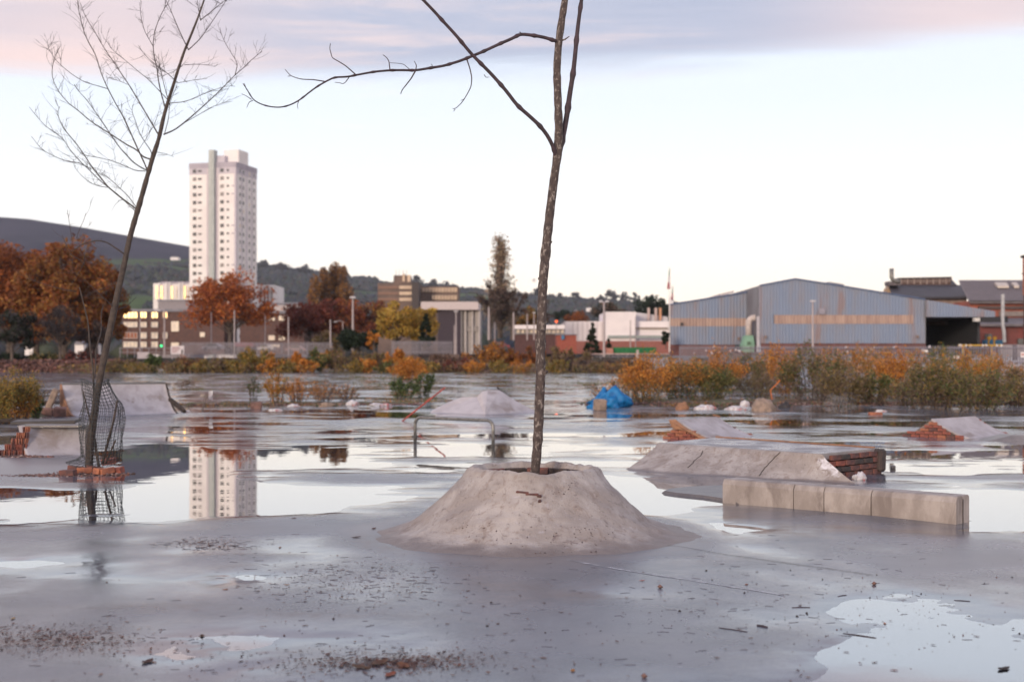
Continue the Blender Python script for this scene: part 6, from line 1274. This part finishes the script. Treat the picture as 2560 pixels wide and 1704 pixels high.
palisade(455, 830, 856, 893, 150, 150, 'grey palisade fence in front of the brick flats', .155, M['pale'])
palisade(980, 1130, 853, 885, 152, 152, 'short grey palisade fence in the middle distance', .155, M['pale'])
fn = thing('railing', S(370, 885, 150), 'low grey rail fence left of the white sign', 'fence')
for x in range(300, 460, 18): boxpart(fn, 'post', x-.7, x+.7, 868, 893, 150, .1, M['pale'])
for y in (870, 880): boxpart(fn, 'rail', 298, 456, y-.8, y+.8, 149.9, .08, M['pale'])
fn = thing('railing', S(1600, 885, 140), 'long pale pink rail barrier before the green skip', 'fence')
for x in range(1480, 1760, 22): boxpart(fn, 'post', x-.8, x+.8, 884, 898, 140, .1, M['pale'])
boxpart(fn, 'rail', 1478, 1762, 883, 886, 139.9, .1, mat('pink_rail', (.45, .35, .34))); boxpart(fn, 'rail', 1478, 1762, 890, 892, 139.9, .08, M['pale'])
boxpart(fn, 'gate_post', 1591, 1597, 874, 900, 139.5, .3, mat('pale_post', (.5, .42, .4)))
rp = thing('roadway', S(2100, 884, 112), 'x', 'x'); bpy.data.objects.remove(rp)
b = MB(); b.add([(14, 110, 1.56), (70, 110, 1.56), (70, 128, 1.75), (14, 128, 1.75)], [(0, 1, 2, 3)]); tag(b.build('road', mat('asphalt', (.16, .15, .16), (.11, .105, .11), 2, .5)), kind='structure')
yb = thing('height_barrier', S(2450, 890, 84), 'yellow barrier bar with white arrows above the fence', 'barrier'); ym = mat('barrier_yellow', (.55, .33, .03))
boxpart(yb, 'bar', 2396, 2508, 861, 864.5, 84, .08, ym)
for x in (2408, 2479): boxpart(yb, 'post', x-1.4, x+1.4, 864, 902, 84, .08, ym)
for x in (2399, 2404, 2416, 2427, 2458, 2466, 2493, 2504):
    b = MB(); b.add([S(x-3, 859, 83.9), S(x+3, 863, 83.9), S(x-3, 867, 83.9), S(x-1, 863, 83.9)], [(0, 3, 2, 1)]); o = b.build('arrow', M['white'], yb); md = o.modifiers.new('s', 'SOLIDIFY'); md.thickness = .02
for (x0, x1, y0, y1, m_, lb) in ((2552, 2566, 880, 893, 'red', 'small red and white notice on the fence at the right edge'), (2310, 2320, 874, 880, 'w', 'small white notice on the fence below the bay'), (2384, 2398, 889, 896, 'w', 'pale notice low on the fence right of centre')):
    sg = thing('fence_notice', S((x0+x1)/2, y1, 81), lb, 'sign', 'notices on the palisade fence'); boxpart(sg, 'board', x0, x1, y0, y1, 80.2 if x0 > 2500 else 82, .04, M['white'])
    if m_ == 'red': boxpart(sg, 'red_text_block', x0+2, x1-2, y0+4, y0+7, 80.1, .04, M['redpole'])
pr_ = thing('gate_pillar', S(2538, 890, 86), 'dark gate post before the grey yard wall', 'post'); boxpart(pr_, 'shaft', 2534, 2542, 862, 900, 86, .25, mat('dark_post', (.10, .09, .11)))
yw = thing('yard_wall', S(2550, 880, 118), 'grey block wall behind the yellow barrier', 'wall'); boxpart(yw, 'wall', 2500, 2640, 861, 892, 118, .4, mat('yard_grey', (.30, .27, .29)))
# white wind blown fluff along the fence: litter caught in the wire
for i in range(26):
    x = random.choice((random.gauss(1790, 40), random.uniform(2110, 2360))); y = random.uniform(866, 884); D_ = 92-12*(x-1700)/900-.15; g = S(x, y, D_); v, f, cc = blobs(np.array([tuple(g)]), .10, [(.6, .5, .52)]); tag(np_mesh('litter_scrap', v, f, M['bagwhite'], origin=tuple(g)), 'plastic scrap on the fence, '+('near the dust extractor' if x < 1900 else 'at the warehouse bay end' if x < 2240 else 'below the loading bay')+(', high up' if y < 875 else ', low down'), 'litter', 'plastic scraps caught in the fence')
pp = mat('lamp_column_grey', (.40, .34, .34), (.33, .28, .29), .8, .6); lh = mat('lamp_head', (.55, .52, .55))
def lamp(px, ytop, ybase, D, label, head='post', w=2.6, m=None):
    o = thing('street_lamp', S(px, ybase, D), label, 'street lamp', 'street lamps and poles'); r_ = w*D/F/2
    b = MB(); b.tube([S(px, ybase, D), S(px, (ytop+ybase)/2, D), S(px, ytop, D)], [r_*1.15, r_, r_*.75], 8); b.build('column', m or pp, o)
    if head == 'post': b = MB(); p = S(px, ytop, D); b.box(tuple(p+Vector((0, 0, r_))), (r_*5, r_*5, r_*1.6)); b.build('lamp_head', lh, o)
    elif head == 'side':
        b = MB(); b.tube([S(px, ytop, D), S(px-6, ytop-3, D), S(px-14, ytop-1, D)], r_*.5, 5); b.build('arm', pp, o); b = MB(); p = S(px-18, ytop, D); b.box(tuple(p), (r_*7, r_*3, r_*1.6)); b.build('lamp_head', lh, o)
    elif head == 'double':
        for k in (-1, 1): b = MB(); p = S(px+k*8, ytop-1, D); b.tube([S(px, ytop+2, D), p], r_*.5, 5); b.box(tuple(p), (r_*3, r_*3, r_*1.8)); b.build('lamp_head', lh, o)
    return o
lamp(882, 746, 880, 165, 'tall lamp with a flat head standing above the dark green tree', w=5.5)
lamp(1140, 780, 885, 170, 'lamp with a flat head before the dark hall wall', w=4)
lamp(1136, 812, 885, 172, 'shorter bare pole beside the lamp at the dark hall', None, 3)
lamp(586, 775, 895, 160, 'pale pole right in front of the orange red tree', None, 4)
lamp(528, 780, 880, 200, 'thin pole left in front of the orange red tree', None, 3)
lamp(721, 792, 893, 170, 'pale pole in front of the dark red tree', None, 4)
lamp(663, 788, 880, 200, 'thin pole right of the orange red tree', None, 2.6)
lamp(826, 798, 868, 180, 'pale pole with no head left of the tall lamp', None, 4)
lamp(857, 804, 860, 200, 'lamp with a side arm behind the pale headless pole', 'side', 2.6)
lamp(411, 775, 893, 155, 'pale column in front of the brick flats', 'side', 4)
lamp(350, 780, 890, 160, 'thin column at the left of the brick flats', None, 3)
lamp(1222, 768, 850, 180, 'pale pole at the foot of the tall poplar', None, 5.5)
lamp(1237, 805, 855, 182, 'short pole beside the pale pole at the poplar foot', None, 4)
lamp(1284, 780, 850, 184, 'pale pole just left of the sapling trunk', None, 4.5)
lamp(1318, 784, 850, 186, 'thin pole just left of the flat lamp behind the sapling', None, 3.5)
lamp(1335, 783, 850, 186, 'lamp with a wide flat head left of the sapling trunk', 'post', 3)
lamp(1510, 754, 892, 140, 'tall pole with twin heads before the white factory', 'double', 5.5)
lamp(1576, 800, 880, 180, 'thin pole in front of the white factory corner', None, 3)
lamp(1589, 790, 880, 182, 'thinner pole right of the white factory corner', None, 2.4)
lamp(2032, 755, 890, 100, 'pale square headed lamp in front of the blue warehouse', 'post', 5)
# flags
for i, (x, yt, lb, cols) in enumerate(((1674, 668, 'taller flagpole with a limp green and white flag', ((.05, .16, .08), (.6, .55, .55), (.35, .08, .10))), (1682, 712, 'shorter flagpole with a limp red and white flag', ((.06, .14, .09), (.40, .08, .10), (.65, .6, .62))))):
    fp = thing('flagpole', S(x, 880, 145-i*3), lb, 'flagpole', 'flagpoles by the blue warehouse'); b = MB(); b.tube([S(x, 880, 145-i*3), S(x, yt, 145-i*3)], [.09, .04], 8); b.build('pole', M['white'], fp)
    b = MB(); n = 12; D_ = 145-i*3
    for k in range(n):
        y0 = yt+4+k*4.2; w0 = 1+k*.55; 
        b.add([S(x-w0*.9, y0, D_-.1), S(x+w0*.3, y0, D_+.05), S(x+(w0+.5)*.3, y0+4.2, D_+.05), S(x-(w0+.5)*.9, y0+4.2, D_-.1)], [(0, 1, 2, 3)], cols[min(2, k//4)])
    o = b.build('flag', M['solid'], fp); md = o.modifiers.new('s', 'SOLIDIFY'); md.thickness = .03
for i, (x, y0, y1, lb) in enumerate(((1675, 740, 830, 'first tall white banner at the corner of the warehouse'), (1681, 752, 790, 'second white banner at the warehouse corner'))):
    bn = thing('banner', S(x, 880, 141), lb, 'banner', 'white banners by the warehouse'); boxpart(bn, 'cloth', x-2.5, x+2.5, y0, y1, 141-i, .05, M['white']); boxpart(bn, 'pole', x-2.9, x-2.3, y0, 880, 141-i, .1, pp)
# signs and signals
sg = thing('sign_board', S(443, 886, 146), 'white and red site sign board before the palisade fence', 'sign'); boxpart(sg, 'board', 427, 460, 864, 885, 146, .08, mat('sign_white', (.66, .60, .62)))
for x in (430, 457): boxpart(sg, 'post', x-.8, x+.8, 866, 898, 146.2, .1, pp)
for i in range(3): boxpart(sg, 'print_line', 430, 450-i*4, 868+i*5, 870+i*5, 145.95, .03, mat('sign_print', (.35, .14, .16)))
boxpart(sg, 'figure_print', 453, 457, 874, 884, 145.95, .03, M['black'])
sg = thing('sign_board', S(358, 892, 148), 'blank whitish board left of the site sign', 'sign'); boxpart(sg, 'board', 343, 372, 880, 896, 148, .08, mat('board_grey', (.45, .40, .42)))
tl_ = thing('traffic_light', S(403, 895, 150), 'traffic light showing green by the brick flats', 'traffic light'); b = MB(); b.tube([S(403, 898, 150), S(403, 850, 150)], .06, 6); b.build('pole', M['black'], tl_); boxpart(tl_, 'housing', 400, 406, 851, 869, 149.8, .25, M['black'])
m, t, p = newmat('green_signal'); p.inputs['Emission Color'].default_value = (.02, 1, .3, 1); p.inputs['Emission Strength'].default_value = 1.6; p.inputs['Base Color'].default_value = (.02, .4, .1, 1)
b = MB(); c_ = S(403, 864, 149.6); b.tube([c_, c_+Vector((0, .1, 0))], .13, 12); b.build('green_lens', m, tl_)
m, t, p = newmat('orange_signal'); p.inputs['Emission Color'].default_value = (1, .12, .03, 1); p.inputs['Emission Strength'].default_value = 1.2; p.inputs['Base Color'].default_value = (.5, .1, .03, 1)
tl_ = thing('signal_lamp', S(1391, 860, 200), 'round orange signal lamp above the red brick store', 'signal'); b = MB(); b.tube([S(1391, 860, 200), S(1391, 806, 200)], .07, 6); b.build('pole', pp, tl_); b = MB(); c_ = S(1391, 803, 199.9); b.tube([c_, c_+Vector((0, .15, 0))], .22, 12); b.build('orange_lens', m, tl_)
ks = thing('red_kiosk', S(610, 892, 155), 'low reddish roofed kiosk behind the fence under the orange tree', 'kiosk'); boxpart(ks, 'roof', 588, 634, 856, 866, 155, 4, mat('kiosk_red', (.28, .10, .11))); boxpart(ks, 'wall', 592, 630, 866, 895, 155.5, 3, mat('kiosk_wall', (.20, .17, .18))); boxpart(ks, 'door', 600, 612, 872, 895, 155.2, .3, mat('kiosk_door', (.06, .02, .025)))
for i, (x, y, w, h, c_, lb) in enumerate(((530, 860, 24, 9, (.45, .42, .45), 'pale parked car under the orange red tree'), (655, 862, 26, 9, (.55, .5, .5), 'white parked car right of the orange red tree'), (738, 866, 22, 8, (.35, .2, .2), 'reddish parked car below the dark red tree'), (1248, 858, 24, 8, (.25, .04, .05), 'dark red parked car below the tall poplar'))):
    cr = thing('parked_car', S(x, y+h, 190), lb, 'car', 'cars parked beyond the far fence'); D_ = 190; g = S(x, y+h/2, D_); L_ = w*D_/F; hh_ = h*D_/F*1.6
    b = MB(); prof_c = [(-.5, 0), (-.5, .45), (-.32, .52), (-.2, 1), (.2, 1), (.36, .55), (.5, .48), (.5, 0)]
    b.prism([Vector((g.x+a_*L_*2.2, D_, g.z-hh_*.5+z_*hh_)) for a_, z_ in prof_c], (0, 1.7, 0)); b.build('body', mat('car_paint_%d' % i, c_, rough=.35), cr)
    b = MB(); b.prism([Vector((g.x+a_*L_*2.2, D_-.02, g.z-hh_*.5+z_*hh_)) for a_, z_ in ((-.28, .55), (-.18, .92), (.18, .92), (.3, .55))], (0, .05, 0)); b.build('window', M['glass'], cr)
    for s_ in (-.3, .3): b = MB(); c2_ = Vector((g.x+s_*L_*2.2, D_-.05, g.z-hh_*.5)); b.tube([c2_, c2_+Vector((0, .2, 0))], .3, 12); b.build('wheel', M['black'], cr)
ms = thing('radio_mast', S(1538, 748, 2550), 'thin radio mast on the far ridge', 'mast'); b = MB(); b.tube([S(1538, 750, 2550), S(1538, 722, 2550)], [1.1, .5], 4); b.build('lattice', M['tgrey'], ms)
# clouds of bare ridge trees standing clear of the skyline
RL = ['just right of the radio mast', 'under the radio mast', 'left of the flagpoles', 'left of the radio mast', 'above the twin headed lamp gap', 'above the cone shaped conifer gap', 'nearest the flagpoles', 'just right of the sapling trunk', 'above the office block wing end', 'above the office block wing', 'above the lift tower of the office block', 'at the left, nearer the tower', 'above the ochre poplars', 'touching the right side of the tower', 'left of the sapling trunk by the tall poplar', 'between the sapling and the twin headed lamp']
for i, (x, yt, w) in enumerate(((1560, 724, 26), (1530, 722, 30), (1590, 730, 20), (1500, 735, 18), (1440, 728, 22), (1400, 726, 12), (1625, 735, 20), (1345, 714, 26), (1120, 702, 40), (1085, 694, 30), (1040, 688, 30), (700, 655, 40), (760, 660, 40), (660, 650, 20), (1250, 712, 30), (1380, 730, 16))):
    base_y = float(np.interp(x, rx_, ry_))+3; tree(x, yt+1, base_y+8, w*1.3, 2500, ((.05, .052, .06), (.065, .055, .06)), 'small dark tree on the far ridge, '+RL[i], n=300, limbs=18, leaf=2.6, crown_low=.0, grp='trees on the far ridge', name='ridge_tree')
m = bpy.data.materials.new('haze'); m.use_nodes = True; t = m.node_tree; t.nodes.clear(); pv = N(t, 'ShaderNodeVolumePrincipled'); pv.inputs['Density'].default_value = .00007; pv.inputs['Color'].default_value = (.86, .90, .98, 1); pv.inputs['Anisotropy'].default_value = .2
t.links.new(pv.outputs[0], N(t, 'ShaderNodeOutputMaterial').inputs[1])
b = MB(); b.box((0, 1600, 200), (7300, 3260, 404)); tag(b.build('haze', m), kind='stuff')
print('objects', len(bpy.data.objects))
